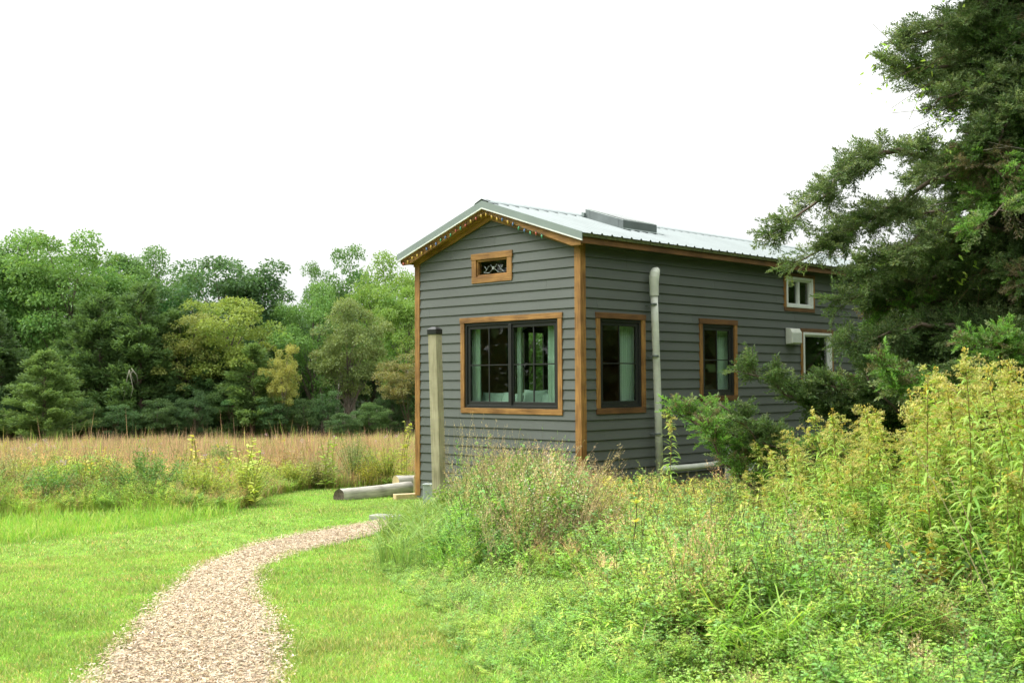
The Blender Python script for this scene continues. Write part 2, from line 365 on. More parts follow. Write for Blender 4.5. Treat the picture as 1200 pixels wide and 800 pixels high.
# wall core with openings, floor, inner lining
def slab(mb, u0, u1, z0, z1, ops, P, t0, t1, m=0):
    us = sorted({u0, u1}|{v for o in ops for v in o[:2]}); zs = sorted({z0, z1}|{v for o in ops for v in o[2:]})
    for a, c in zip(us[:-1], us[1:]):
        for e, f in zip(zs[:-1], zs[1:]):
            mu, mz = (a+c)/2, (e+f)/2
            if any(o[0] < mu < o[1] and o[2] < mz < o[3] for o in ops): continue
            mb.hexa([P(a, t0, e), P(c, t0, e), P(a, t1, e), P(c, t1, e), P(a, t0, f), P(c, t0, f), P(a, t1, f), P(c, t1, f)], m)
shr = lambda ops, d=.07: [(o[0]+d, o[1]-d, o[2]+d, o[3]-d) for o in ops]
b = MB()
slab(b, -W_, 0, ZB, 3.72, shr(FRONT), lambda u, o, z: (u, o, z), .0, .06)
slab(b, .062, LEN-.062, ZB, 3.72, shr(SIDE), lambda u, o, z: (-o, u, z), .0, .06)
slab(b, .062, LEN-.062, ZB, 3.72, shr(LEFTW), lambda u, o, z: (-W_+o, u, z), .0, .06)
slab(b, -W_, 0, ZB, 3.72, [], lambda u, o, z: (u, LEN-o, z), .0, .06)
for y0, y1 in ((.0, .06), (LEN-.06, LEN)):
    b.prism([(-W_+.05, 3.721), (-.05, 3.721), (RX+.05, RZ-.09), (RX-.05, RZ-.09)], 'y', y0, y1)
b.build('wall_frame', M['core'], house)
b = MB()
slab(b, -W_+.07, -.07, .5, 3.7, shr(FRONT), lambda u, o, z: (u, o, z), .062, .10)
slab(b, .102, LEN-.102, .5, 3.7, shr(SIDE), lambda u, o, z: (-o, u, z), .062, .10)
slab(b, .102, LEN-.102, .5, 3.7, shr(LEFTW), lambda u, o, z: (-W_+o, u, z), .062, .10)
b.box(-W_+.07, .062, .42, -.07, LEN-.07, .495)
b.box(-W_+.07, .062, 3.705, -.07, LEN-.07, 3.74)
b.box(-W_+.105, 4.6, .5, -.105, 4.68, 3.70)
b.build('inner_lining', M['room'], house)
# corner trims
for nm, bx in (('f', [(-.075, -.040, 0.030), (-.032, -.0, 0)]),):
    pass
def corner(x, y, sx, sy):
    c = MB(); w = .085
    c.box(min(x, x-sx*w), min(y, y+sy*.034), ZB+.03, max(x, x-sx*w), max(y, y+sy*.034), 3.70 if sy < 0 else 3.70)
    c.box(min(x, x+sx*.034), min(y+sy*.034, y-sy*w), ZB+.03, max(x, x+sx*.034), max(y+sy*.034, y-sy*w), 3.70)
    c.build('corner_trim', M['wood_z'], house, bevel=.003)
corner(.0, .0, 1, -1); corner(-W_, 0, -1, -1); corner(0, LEN, 1, 1); corner(-W_, LEN, -1, 1)
# ---- windows
def window(P, sgn, o, kind, sashes=1, tw=.085, grid=(2, 2), ax='x', inner=True):
    """P(u,out,z); window with wood trim, frame, glass, muntins"""
    u0, u1, z0, z1 = o
    def bx(mb, a, b_, t0, t1, e, f, m=0):
        mb.hexa([P(a, t0, e), P(b_, t0, e), P(a, t1, e), P(b_, t1, e), P(a, t0, f), P(b_, t0, f), P(a, t1, f), P(b_, t1, f)], m)
    w = empty('window', (0, 0, 0)); w.parent = house
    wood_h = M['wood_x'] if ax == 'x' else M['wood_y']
    if inner is not None:
        t = MB(); bx(t, u0-.012, u1+.012, -.004, .040, z1-tw, z1)
        t.build('head_trim', wood_h, w, bevel=.003)
        t = MB(); bx(t, u0, u1, -.004, .036, z0, z0+tw); t.build('sill_trim', wood_h, w, bevel=.003)
        for a, c in ((u0, u0+tw), (u1-tw, u1)):
            t = MB(); bx(t, a, c, -.004, .035, z0+tw+.001, z1-tw-.001); t.build('side_trim', M['wood_z'], w, bevel=.003)
    a0, a1, e0, e1 = u0+tw+.001, u1-tw-.001, z0+tw+.001, z1-tw-.001
    fm = M['black'] if kind == 'black' else M['vinyl']
    fr = MB(); ft = .045 if kind != 'wood' else .03
    if kind == 'wood': fm = M['wood_x']
    for A in ((a0, a0+ft, e0, e1), (a1-ft, a1, e0, e1), (a0+ft, a1-ft, e0, e0+ft), (a0+ft, a1-ft, e1-ft, e1)):
        bx(fr, A[0], A[1], -.055, .012 if kind != 'white' else .045, A[2], A[3])
    fr.build('frame', fm, w, bevel=.002)
    s0, s1 = a0+ft+.001, a1-ft-.001; q0, q1 = e0+ft+.001, e1-ft-.001
    cw = (s1-s0)/sashes
    for k in range(sashes):
        c0, c1 = s0+k*cw+.001, s0+(k+1)*cw-.001; st = .055 if kind == 'black' else .03
        sh = MB()
        if kind != 'wood':
            for A in ((c0, c0+st, q0, q1), (c1-st, c1, q0, q1), (c0+st, c1-st, q0, q0+st), (c0+st, c1-st, q1-st, q1)):
                bx(sh, A[0], A[1], -.045, -.008+(.02 if kind == 'white' else 0), A[2], A[3])
            so = sh.build('sash', fm, w, bevel=.002)
        else: so = w; st = 0
        g0, g1, h0, h1 = c0+st, c1-st, q0+st, q1-st
        gl = MB(); bx(gl, g0, g1, -.030, -.026, h0, h1); gl.build('pane', M['glass'], w)
        if grid:
            mu = MB(); nu, nz = grid
            for i in range(1, nu):
                uc = g0+(g1-g0)*i/nu; bx(mu, uc-.010, uc+.010, -.0245, -.010, h0, h1)
            for i in range(1, nz):
                zc = h0+(h1-h0)*i/nz; bx(mu, g0, g1, -.0245, -.0085, zc-.009, zc+.009)
            mu.build('muntins', fm, w)
    return w, (a0, a1, e0, e1)
PF = lambda u, o, z: (u, -o, z); PS = lambda u, o, z: (o, u, z); PL_ = lambda u, o, z: (-W_-o, u, z)
w, fa = window(PF, 1, FRONT[0], 'black', 2)
t = MB(); t.box(-1.44-.03, -.014, fa[2]+.046, -1.44+.03, .0, fa[3]-.046); t.build('mullion', M['black'], w, bevel=.003)
w, sm = window(PF, 1, FRONT[1], 'wood', 1, tw=.10, grid=None)
# leaded ornament in the small gable pane
t = MB(); cx, cz = -1.82, 3.455
def came(pts, r_=.0032): t.tube([(x, .020, z) for x, z in pts], r_, 5)
for s_ in (-1, 1):
    came([(cx+s_*.22, cz-.06), (cx+s_*.155, cz-.02), (cx+s_*.10, cz+.045)]); came([(cx+s_*.155, cz-.02), (cx+s_*.205, cz+.04)])
    came([(cx+s_*.22, cz-.06), (cx+s_*.10, cz-.07), (cx+s_*.03, cz-.02)]); came([(cx+s_*.03, cz+.01), (cx+s_*.07, cz+.06)])
t.tube([(cx, .020, cz-.022), (cx, .020, cz+.022)], [.022, .022], 8)
t.build('leaded_ornament', M['galv'], w)
window(PS, 1, SIDE[0], 'black', 1, ax='y'); window(PS, 1, SIDE[1], 'black', 1, ax='y')
window(PS, 1, SIDE[2], 'white', 2, grid=None, ax='y', tw=.07); window(PS, 1, SIDE[3], 'white', 1, grid=None, ax='y', tw=.07)
window(PL_, 1, LEFTW[0], 'black', 2, ax='y'); window(PL_, 1, LEFTW[1], 'black', 1, ax='y')
# ---- roof
roof = empty('roof', (0, 0, 0)); roof.parent = house
X0, X1 = RX-2.055, RX+2.055; Y0, Y1 = -.23, LEN+.23
for sgn, nm in ((1, 'a'), (-1, 'b')):
    b = MB(); prof = []; y = Y0+.02
    while y < Y1-.02:
        for dy, dz in ((0, 0), (.075, 0), (.087, .006), (.10, 0), (.165, 0), (.182, .022), (.205, .022), (.222, 0)):
            if y+dy < Y1-.01: prof.append((y+dy, dz))
        y += .23
    prof = np.array(prof); n = len(prof)
    xs = np.array([RX+sgn*.02, RX+sgn*1.0, RX+sgn*2.06]); V = []
    for x in xs:
        zz = roof_z(x)
        for yy, dz in prof: V.append((x, yy, zz+dz))
    i = (np.arange(2)[:, None]*n); j = np.arange(n-1)[None]
    F = np.stack([i+j, i+j+1, i+n+j+1, i+n+j], -1).reshape(-1, 4)
    b.add(V, [F if sgn < 0 else F[:, ::-1]]); o = b.build('roof_panel', M['metal'], roof)
    so = o.modifiers.new('s', 'SOLIDIFY'); so.thickness = .002; so.offset = 0
    e = MB(); xa = RX+sgn*2.035; xb = RX+sgn*2.05
    e.box(min(xa, xb), Y0+.012, roof_z(xa)-.060, max(xa, xb), Y1-.012, roof_z(xa)-.008); e.build('eave_closure', M['moss'], roof)
# ridge cap
b = MB()
for sgn in (1, -1):
    V = []
    for x, dz in ((RX, .040), (RX+sgn*.15, .030), (RX+sgn*.165, .012)):
        for yy in (Y0-.015, Y1+.015): V.append((x, yy, roof_z(x)+dz))
    b.add(V, [np.array([(0, 1, 3, 2), (2, 3, 5, 4)])])
o = b.build('ridge_cap', M['metal'], roof); so = o.modifiers.new('s', 'SOLIDIFY'); so.thickness = .003; so.offset = 0
b = MB(); b.box(RX-.10, Y0+.0, RZ-.03, RX+.10, Y0+.08, RZ+.012); b.build('ridge_closure', M['black'], roof)
# decking, soffit, rafters, rakes
for sgn in (1, -1):
    b = MB(); xa, xb = RX, RX+sgn*2.02
    b.prism([(xa, roof_z(xa)-.012), (xb, roof_z(xb)-.012), (xb, roof_z(xb)-.03), (xa, roof_z(xa)-.03)], 'y', Y0+.03, Y1-.03)
    b.build('roof_deck', M['wood_x'], roof)
    for ya, yb in ((Y0+.0, Y0-.012), (Y1+.0, Y1+.012)):
        b = MB(); xb = RX+sgn*2.065
        b.prism([(xa, roof_z(xa)+.012), (xb, roof_z(xb)+.012), (xb, roof_z(xb)-.098), (xa, roof_z(xa)-.098)], 'y', min(ya, yb), max(ya, yb))
        f = b.build('rake_flashing', M['rake'], roof)
        b = MB()          # bright drip lip
        b.prism([(xa, roof_z(xa)-.0985), (xb, roof_z(xb)-.0985), (xb, roof_z(xb)-.118), (xa, roof_z(xa)-.118)], 'y', min(ya, yb)-.006, max(ya, yb)+.004)
        b.build('drip_lip', M['vinyl'], roof)
    xb = RX+sgn*2.0
    for ya, yb in ((Y0+.04, Y0+.085), (Y1-.085, Y1-.04)):
        b = MB(); b.prism([(xa, roof_z(xa)-.031), (xb, roof_z(xb)-.031), (xb, roof_z(xb)-.19), (xb-sgn*.18, roof_z(xb)-.19), (xa, roof_z(xa)-.185)], 'y', ya, yb)
        b.build('rake_board', M['wood_x'], roof, bevel=.003)
    b = MB(); xe = RX+sgn*2.0
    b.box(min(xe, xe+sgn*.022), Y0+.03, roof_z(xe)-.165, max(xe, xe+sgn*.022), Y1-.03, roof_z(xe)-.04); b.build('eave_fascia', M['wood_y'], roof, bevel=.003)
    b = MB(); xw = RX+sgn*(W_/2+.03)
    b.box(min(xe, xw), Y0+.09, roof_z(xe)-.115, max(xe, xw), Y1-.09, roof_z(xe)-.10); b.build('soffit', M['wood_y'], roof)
    # soffit under the gable overhang
    b = MB(); b.prism([(xa, roof_z(xa)-.19), (xw, roof_z(xw)-.19), (xw, roof_z(xw)-.20), (xa, roof_z(xa)-.20)], 'y', Y0+.086, -.03)
    b.prism([(xa, roof_z(xa)-.201), (xw, roof_z(xw)-.201), (xw, roof_z(xw)-.275), (xa, roof_z(xa)-.275)], 'y', -.062, -.032)
    b.build('gable_soffit', M['wood_x'], roof)
# skylight
sk = empty('skylight', (0, 0, 0)); sk.parent = roof
b = MB(); xa, xb, ya, yb = -1.62, -.55, 2.0, 3.75
def rp(x, y, h): return (x, y, roof_z(x)+h)
def rbox(mb, xa, xb, ya, yb, h0, h1): mb.hexa([rp(xa, ya, h0), rp(xb, ya, h0), rp(xa, yb, h0), rp(xb, yb, h0), rp(xa, ya, h1), rp(xb, ya, h1), rp(xa, yb, h1), rp(xb, yb, h1)])
xb = -.80; yb = 2.9
for A in ((xa, xa+.10, ya, yb), (xb-.10, xb, ya, yb), (xa+.1, xb-.1, ya, ya+.10), (xa+.1, xb-.1, yb-.1, yb)): rbox(b, *A, .003, .16)
b.build('curb', M['dkmetal'], sk, bevel=.006)
b = MB(); rbox(b, xa+.03, xb-.03, ya+.03, yb-.03, .161, .173); b.build('skylight_pane', M['glass'], sk)
b = MB(); rbox(b, xa+.1, xb-.1, ya+.1, yb-.1, .01, .02); b.build('skylight_well', M['core'], sk)
b = MB(); rbox(b, xa-.05, xa, ya-.04, yb+.04, .024, .09); rbox(b, xb, xb+.12, ya-.03, yb+.03, .024, .028); b.build('flashing', M['rake'], sk)
# exhaust hood on the side wall
hd = empty('vent_hood', (0, 0, 0)); hd.parent = house
b = MB(); b.prism([(.03, 2.31), (.17, 2.33), (.17, 2.53), (.13, 2.60), (.03, 2.61)], 'y', 5.58, 5.92); b.build('hood', M['pvc'], hd, bevel=.012)
b = MB()
for k in range(5): b.box(.171, 5.60, 2.35+k*.036, .178, 5.90, 2.375+k*.036)
b.build('louvre', M['vinyl'], hd)
# steel trailer frame below
b = MB(); b.box(-W_+.1, .1, ZB-.02, -.1, LEN-.1, .38); b.build('trailer_skirt', M['core'], house)

# curtains, bed and pillows inside
def curtain(name, label, P, u0, u1, z0, z1, d, gather=0.):
    n = 60; u = np.linspace(u0, u1, n); zs = np.linspace(z1, z0, 14); V = []
    for z in zs:
        k = (z1-z)/(z1-z0); um = u if not gather else u0+(u-u0)*(1-gather*math.sin(k*3.0))
        for a, uu in enumerate(um): V.append(P(uu, -(d+.022*math.sin(a*.62+.5*math.sin(k*3))+.006*math.sin(a*1.7)), z))
    i = np.arange(13)[:, None]*n; j = np.arange(n-1)[None]; F = np.stack([i+j, i+j+1, i+n+j+1, i+n+j], -1).reshape(-1, 4)
    b = MB(); b.add(V, [F]); o = b.build('curtain', M['cloth'], smooth=True, label=label, cat='curtain')
    s = o.modifiers.new('s', 'SOLIDIFY'); s.thickness = .004
    return o
curtain('curtain', 'narrow sage curtain at left edge of the front window', PF, -2.51, -2.27, 1.22, 2.66, .17)
curtain('curtain', 'sage curtain at right edge of the front window nearest the house corner', PF, -.80, -.60, 1.22, 2.66, .17)
curtain('curtain', 'thin strip of sage curtain beside the middle mullion of the front window', PF, -1.44, -1.36, 1.22, 2.66, .17)
curtain('curtain', 'tied-back sage curtain in the side window nearest the house corner', PS, 1.10, 1.42, 1.22, 2.66, .17)
curtain('curtain', 'sage curtain in the second side window behind the cedar branches', PS, 3.72, 4.05, 1.28, 2.66, .17)
bed = empty('bed', (0, 0, 0), 0, 'bed with pale linen just inside the front window', 'bed')
b = MB(); b.box(-3.0, .35, .75, -.55, 2.1, 1.08); o = b.build('mattress', M['sheet'], bed, bevel=.06)
b = MB(); b.box(-3.0, .36, .496, -.55, 2.09, .749); b.build('bed_base', M['core'], bed)
def pillow(x, y, z, w, h, t_, rz, rx, label):
    b = MB(); n = 13; V = []; u = np.linspace(-1, 1, n)
    for s_ in (1, -1):
        for a in u:
            for c in u:
                e = (1-a**4)*(1-c**4); k = 1-.10*(1-abs(a))*abs(c)**3; k2 = 1-.10*(1-abs(c))*abs(a)**3
                V.append((a*w/2*k2, s_*t_/2*max(e, 0)**.5+.006*math.sin(9*a+5*c), c*h/2*k))
    i = np.arange(n-1)[:, None]*n; j = np.arange(n-1)[None]; F = np.stack([i+j, i+j+1, i+n+j+1, i+n+j], -1).reshape(-1, 4)
    b.add(V, [F, F[:, ::-1]+n*n]); o = b.build('pillow', M['pillow'], smooth=True, label=label, cat='pillow')
    o.location = (x, y, z); o.rotation_euler = (rx, 0, rz); return o
pillow(-2.15, .36, 1.30, .62, .42, .16, .08, -.25, 'sage pillow leaning behind the left sash of the front window')
pillow(-1.72, .30, 1.30, .50, .40, .15, -.12, -.3, 'sage pillow overlapping behind the middle mullion of the front window')
pillow(-1.25, .34, 1.33, .44, .44, .16, .25, -.25, 'square sage pillow tipped up behind the right sash of the front window')
pillow(-.92, .36, 1.30, .50, .40, .15, -.1, -.25, 'sage pillow beside the right curtain of the front window')

# string of coloured bulbs along the rake
sl = empty('string_lights', (0, 0, 0), 0, 'string of multicoloured christmas bulbs hung along the gable overhang', 'string lights')
bc = [(.42, .10, .06), (.10, .18, .36), (.62, .42, .08), (.08, .34, .18), (.62, .40, .08)]
bm_ = [simple('bulb_colour', c, .25, spec=.6) for c in bc]
wire = []; k = 0
for i, f in enumerate(np.linspace(-1.93, 1.25, 28)):
    x = RX+f; y = Y0+.020; z = roof_z(x)-.155-(.05 if f > .75 else 0)-.01*math.sin(i*2.1)
    wire.append((x, y, z)); wire.append((x+.055, y, roof_z(x+.055)-.15-.022-(.05 if f > .7 else 0)))
    b = MB(); tx = R.uniform(-.012, .012)
    b.tube([(x, y, z-.002), (x, y, z-.018)], [.007, .007], 6, m=1)
    b.tube([(x, y, z-.018), (x+tx*.3, y-.002, z-.030), (x+tx*.7, y-.003, z-.052), (x+tx, y-.004, z-.075)], [.009, .015, .013, .003], 8)
    b.build('bulb', [bm_[(i*2+i//3) % 5], M['black']], sl, smooth=True)
b = MB(); b.tube(wire, .003, 4); b.build('wire', simple('green_wire', (.03, .06, .03), .6), sl)

# tall PVC vent pipe
vp = empty('vent_pipe', (.16, 1.6, .3), 0, 'tall off-white plastic vent pipe with elbow top standing beside the side wall', 'pipe')
b = MB(); b.tube([(0, .05, -.30), (0, 0.02, 1.0), (0, -.03, 2.2), (0, -.05, 2.72)], .057, 18); b.build('pipe', M['pvc'], vp, smooth=True)
b = MB(); b.tube([(0, -.048, 2.68), (0, -.05, 2.80), (0, -.05, 2.90), (0, -.046, 2.97), (.0, -.030, 3.03), (.0, -.005, 3.065), (.0, .035, 3.085)], [.070, .070, .074, .078, .078, .070, .050], 28); b.build('elbow', M['pvc'], vp)
b = MB(); b.tube([(0, .05, -.02), (0, .12, .0), (0, .9, -.01), (0, 1.75, .0)], .052, 14); b.build('ground_run', M['pvc'], vp, smooth=True)
for z_ in (.55, 1.75, 2.55):
    b = MB(); yo = .03-.04*z_; b.tube([(0, yo, z_-.014), (0, yo, z_+.014)], .0605, 20); b.box(-.16, yo-.018, z_-.012, -.05, yo+.018, z_+.012); b.build('pipe_strap', M['dkmetal'], vp)
# louvred unit and box by the wall
ac = empty('condenser_unit', (.42, 3.55, gz(.4, 3.5)), 0, 'pale louvred condenser unit low against the side wall behind cedar twigs', 'air conditioner')
b = MB(); b.box(-.17, -.28, .30, .17, .28, .86); b.build('casing', M['pvc'], ac, bevel=.015)
b = MB()
for k in range(11): b.box(.171, -.25, .34+k*.045, .180, .12, .362+k*.045)
for k in range(11): b.box(-.14, -.289, .34+k*.045, .14, -.281, .362+k*.045)
b.build('louvre_grille', M['vinyl'], ac)
b = MB(); b.box(-.20, -.22, .0, .20, -.16, .299); b.box(-.20, .16, .0, .20, .22, .299); b.build('stand', M['dkmetal'], ac)

# treated post with cap
px_, py_ = spot(515, 16.0); pz = float(gz(px_, py_))
post = empty('wooden_post', (px_, py_, pz), rad(12), 'weathered square timber post with black metal cap in front of the gable wall', 'post')
b = MB(); h_ = 2.40-pz
b.hexa([(-.07-.0+.0, -.07, -.1), (.07, -.07, -.1), (-.07, .07, -.1), (.07, .07, -.1), (-.13, -.10, h_), (.01, -.10, h_), (-.13, .04, h_), (.01, .04, h_)])
b.build('post_shaft', M['post'], post, bevel=.006)
b = MB(); c = .078
b.hexa([(-.06-c, -.03-c, h_-.065), (-.06+c, -.03-c, h_-.065), (-.06-c, -.03+c, h_-.065), (-.06+c, -.03+c, h_-.065), (-.06-c, -.03-c, h_+.01), (-.06+c, -.03-c, h_+.01), (-.06-c, -.03+c, h_+.01), (-.06+c, -.03+c, h_+.01)])
b.hexa([(-.06-c, -.03-c, h_+.0105), (-.06+c, -.03-c, h_+.0105), (-.06-c, -.03+c, h_+.0105), (-.06+c, -.03+c, h_+.0105), (-.06-.03, -.06, h_+.045), (-.03, -.06, h_+.045), (-.09, 0., h_+.045), (-.03, .0, h_+.045)])
b.build('post_cap', M['black'], post, bevel=.004)
gx, gy = spot(502.5, 16.3)
gb = empty('utility_box', (gx, gy, gz(gx, gy)), rad(35), 'small grey utility box at the foot of the timber post', 'utility box')
b = MB(); b.box(-.075, -.07, -.05, .075, .07, .40); b.build('box_body', M['galv'], gb, bevel=.008)
b = MB(); b.box(-.085, -.08, .401, .085, .08, .42); b.build('box_lid', M['galv'], gb, bevel=.005)

# logs
def log(name, p0, p1, r0, r1, label, mats, bark=True):
    p0 = np.array(p0, float); p1 = np.array(p1, float); n = 26; L_ = np.linalg.norm(p1-p0)
    rz = math.atan2(-(p1-p0)[0], (p1-p0)[1])
    o = empty(name, ((p0+p1)/2), rz, label, 'log')
    b = MB(); k = 22; ys = np.linspace(-L_/2, L_/2, n); V = []; ph = R.uniform(0, 6, 6)
    for i, y in enumerate(ys):
        r_ = r0+(r1-r0)*i/(n-1)
        for j in range(k):
            a = j/k*2*math.pi; rr = r_*(1+.045*math.sin(3*a+ph[0]+y*.6)+.03*math.sin(7*a+ph[1]+y*1.3)+R.normal(0, .008))
            V.append((rr*math.cos(a)+.02*math.sin(y*1.4+ph[2]), y, rr*math.sin(a)+.015*math.sin(y*1.9+ph[3])))
    i = np.arange(n-1)[:, None]*k; j = np.arange(k)[None]; F = np.stack([i+j, i+(j+1) % k, i+k+(j+1) % k, i+k+j], -1).reshape(-1, 4)
    b.add(V, [F]); b.build('log_body', mats[0], o, smooth=True)
    for base, s_, ii in ((0, -1, 0), ((n-1)*k, 1, 1)):
        b = MB()
        ring = np.array(V[base:base+k]); cen = ring.mean(0)+np.array([0, -s_*.02, 0]); ring2 = cen+(ring-cen)*.55+np.array([0, s_*-.004, 0])
        P = np.vstack([ring, ring2, cen[None]]); f1 = [(q, (q+1) % k, k+(q+1) % k, k+q) for q in range(k)]; f2 = [(k+q, k+(q+1) % k, 2*k) for q in range(k)]
        b.add(P, [np.array(f1), np.array(f2)]); b.build('log_end', mats[1], o)
    return o
def gp(px, D, h=0.):
    x, y = spot(px, D); return (x, y, float(gz(x, y))+h)
log('log', gp(398, 19.4, .125), gp(478, 20.6, .07), .132, .125, 'long weathered grey log lying on the lawn left of the house', (M['log'], M['log_end']))
log('log', gp(464, 20.9, .22), gp(487, 21.1, .20), .13, .12, 'short pale log with fresh cut end just beside the left house corner', (M['log'], M['fresh_wood']))
def plank(px0, D0_, px1, D1_, hh, w, label, m, cat='timber', name='timber'):
    a = np.array(gp(px0, D0_)); c = np.array(gp(px1, D1_)); L_ = np.linalg.norm(c-a); rz = math.atan2((c-a)[1], (c-a)[0])
    b = MB(); b.box(-L_/2, -w/2, -.02, L_/2, w/2, hh); o = b.build(name, m, bevel=.008, label=label, cat=cat); o.location = (a+c)/2; o.rotation_euler = (0, 0, rz)
plank(462, 19.3, 500, 19.5, .10, .16, 'short pale timber offcut on grass below the left house corner', M['fresh_wood'])
plank(437, 15.5, 466, 15.3, .085, .22, 'flat grey stone slab at the far end of the chip path', M['stone'], 'stone', 'stone_slab')
plank(484.5, 19.9, 489, 19.9, .38, .07, 'short yellow upright timber stake by the left house corner', M['fresh_wood'], 'stake', 'stake')
# ============================================================ GROUND AND PATH
def axis_pts(lo, hi, step, far):
    a = np.arange(lo, hi+1e-6, step); g = [step]; o = [hi]
    while o[-1] < far: g.append(g[-1]*1.22); o.append(o[-1]+g[-1])
    o2 = [lo]; gg = step
    while o2[-1] > -far: gg *= 1.22; o2.append(o2[-1]-gg)
    return np.concatenate([np.array(o2[1:])[::-1], a, np.array(o[1:])])
gxs, gys = axis_pts(-22, 14, .25, 420), axis_pts(-16, 20, .25, 420)
X, Y = np.meshgrid(gxs, gys); x, y = X.ravel(), Y.ravel()
inF = inpoly(x, y, FIELD); inW = inpoly(x, y, WEEDS); far = np.hypot(x-CAM[0], y-CAM[1]) > 60
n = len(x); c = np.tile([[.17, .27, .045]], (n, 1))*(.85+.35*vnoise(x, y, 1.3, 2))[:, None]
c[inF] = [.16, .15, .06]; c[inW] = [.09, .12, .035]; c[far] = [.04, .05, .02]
b = MB(); nx, ny = len(gxs), len(gys); i = np.arange(ny-1)[:, None]*nx; j = np.arange(nx-1)[None]
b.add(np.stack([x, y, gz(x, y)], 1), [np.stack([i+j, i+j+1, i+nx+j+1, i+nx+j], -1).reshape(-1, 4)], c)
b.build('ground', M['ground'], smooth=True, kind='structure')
def resample(line, n):
    l = np.asarray(line, float); d = np.concatenate([[0], np.cumsum(np.hypot(*(l[1:]-l[:-1]).T))]); s = np.linspace(0, d[-1], n)
    return np.stack([np.interp(s, d, l[:, 0]), np.interp(s, d, l[:, 1])], 1)
A, B_ = resample(PATHL, 90), resample(PATHR, 90); V = []; nc = 12
for k in range(90):
    for q in range(nc):
        t = q/(nc-1); w = .04*math.sin(k*1.3)*(1 if q in (0, nc-1) else 0)
        p = A[k]*(1-t)+B_[k]*t+w*(B_[k]-A[k]); V.append((p[0], p[1], float(gz(p[0], p[1]))+.012+(.012 if 0 < q < nc-1 else -.004)))
i = np.arange(89)[:, None]*nc; j = np.arange(nc-1)[None]
b = MB(); b.add(V, [np.stack([i+j, i+j+1, i+nc+j+1, i+nc+j], -1).reshape(-1, 4)[:, ::-1]]); b.build('path', M['path'], smooth=True, kind='structure')
# chips
x, y = scatter(PATH, 10500); px, D, ok = view(x, y); pr = np.clip(1.15-D/22, .3, 1); k = ok & (D > 4.5) & (R.rand(len(x)) < pr); x, y, D = x[k], y[k], D[k]
ed = np.minimum(dist_poly(x, y, PATHL), dist_poly(x, y, PATHR))
jx = np.where(ed < .1, R.normal(0, .05, len(x)), 0); x = x+jx; y = y+jx*.5; n = len(x)
cc = jit(pick([(.62, .51, .36), (.54, .42, .28), (.72, .62, .47), (.42, .30, .18), (.62, .46, .31), (.18, .13, .08), (.66, .54, .42)], n, [.24, .2, .22, .10, .12, .04, .08]), n, .15, .03)*.93
d = rdir(n, -.25, .35); big = R.rand(n) < .12
b = MB(); blades(b, np.stack([x, y, gz(x, y)+.028+R.uniform(0, .018, n)], 1), d, R.uniform(.012, .032, n)*(1+big*1.1), R.uniform(.004, .010, n), 0, cc, 'grass', .35)
b.build('wood_chips', M['chips'], label='loose tan and pale wood chips covering the curving path', cat='wood chips', kind='stuff')

# ============================================================ LAWN
x0, x1, y0, y1 = -12, 12, -12.5, 4
def lawn_pts(n, dlo, dhi, hw=260):
    """random points in the viewed wedge, D between dlo and dhi"""
    px = R.uniform(-120, 1290, n); D = np.sqrt(R.uniform(dlo**2, dhi**2, n)); h = fw[None, :2]*1.+RT[None, :2]*((px-600)/F_PX)[:, None]
    h = h/np.hypot(h[:, 0], h[:, 1])[:, None]; return CAM[0]+h[:, 0]*D, CAM[1]+h[:, 1]*D, D, px
b = MB()
for n, lo, hi, ws in ((230000, 4.6, 8.5, 1.), (260000, 8.5, 13, 1.25), (230000, 13, 25, 1.8)):
    x, y, D, px = lawn_pts(n, lo, hi)
    inP = inpoly(x, y, PATH); ep = np.minimum(dist_poly(x, y, PATHL), dist_poly(x, y, PATHR))
    edge_in = inP & (ep < .05+.22*vnoise(x, y, .45, 16)**2) & (R.rand(n) < .75) & (vnoise(x, y, .10, 5) > .38)
    isl = inP & (vnoise(x, y, .5, 31) > .80) & (R.rand(n) < .10)
    k = (~inP | edge_in | isl) & ~inpoly(x, y, FIELD) & ~inpoly(x, y, TALL); hse = (x > -3.7) & (x < .1) & (y > 0); k &= ~hse
    x, y, D, ep = x[k], y[k], D[k], ep[k]; n = len(x); P = np.stack([x, y, gz(x, y)-.004], 1)
    nz = vnoise(x, y, .7, 7); n2 = vnoise(x, y, .18, 8); n3 = vnoise(x, y, 2.6, 9)
    base = (np.array([.265, .50, .080])[None]+np.array([.06, .0, .03])[None]*vnoise(x, y, 1.7, 14)[:, None])*(1.05-.60*(nz*.45+n2*.55))[:, None]+np.array([.07, .03, .02])[None]*(n3*n2)[:, None]
    dry = R.rand(n) < .05+.08*(n3 > .55)+.2*(vnoise(x, y, .35, 15) > .8); base[dry] = jit((.50, .44, .20), dry.sum())
    col = jit(base, n, .24, .07); h = R.uniform(.028, .060, n)*(.7+.7*n2)*(1+.5*(ep < .12))
    d = np.stack([R.normal(0, .42, n), R.normal(0, .42, n), np.ones(n)], 1)
    blades(b, P, d, h, R.uniform(.0035, .0065, n)*ws, R.uniform(.05, .5, n), col, 'grass', 3., tip=np.clip(col*1.18, 0, .8))
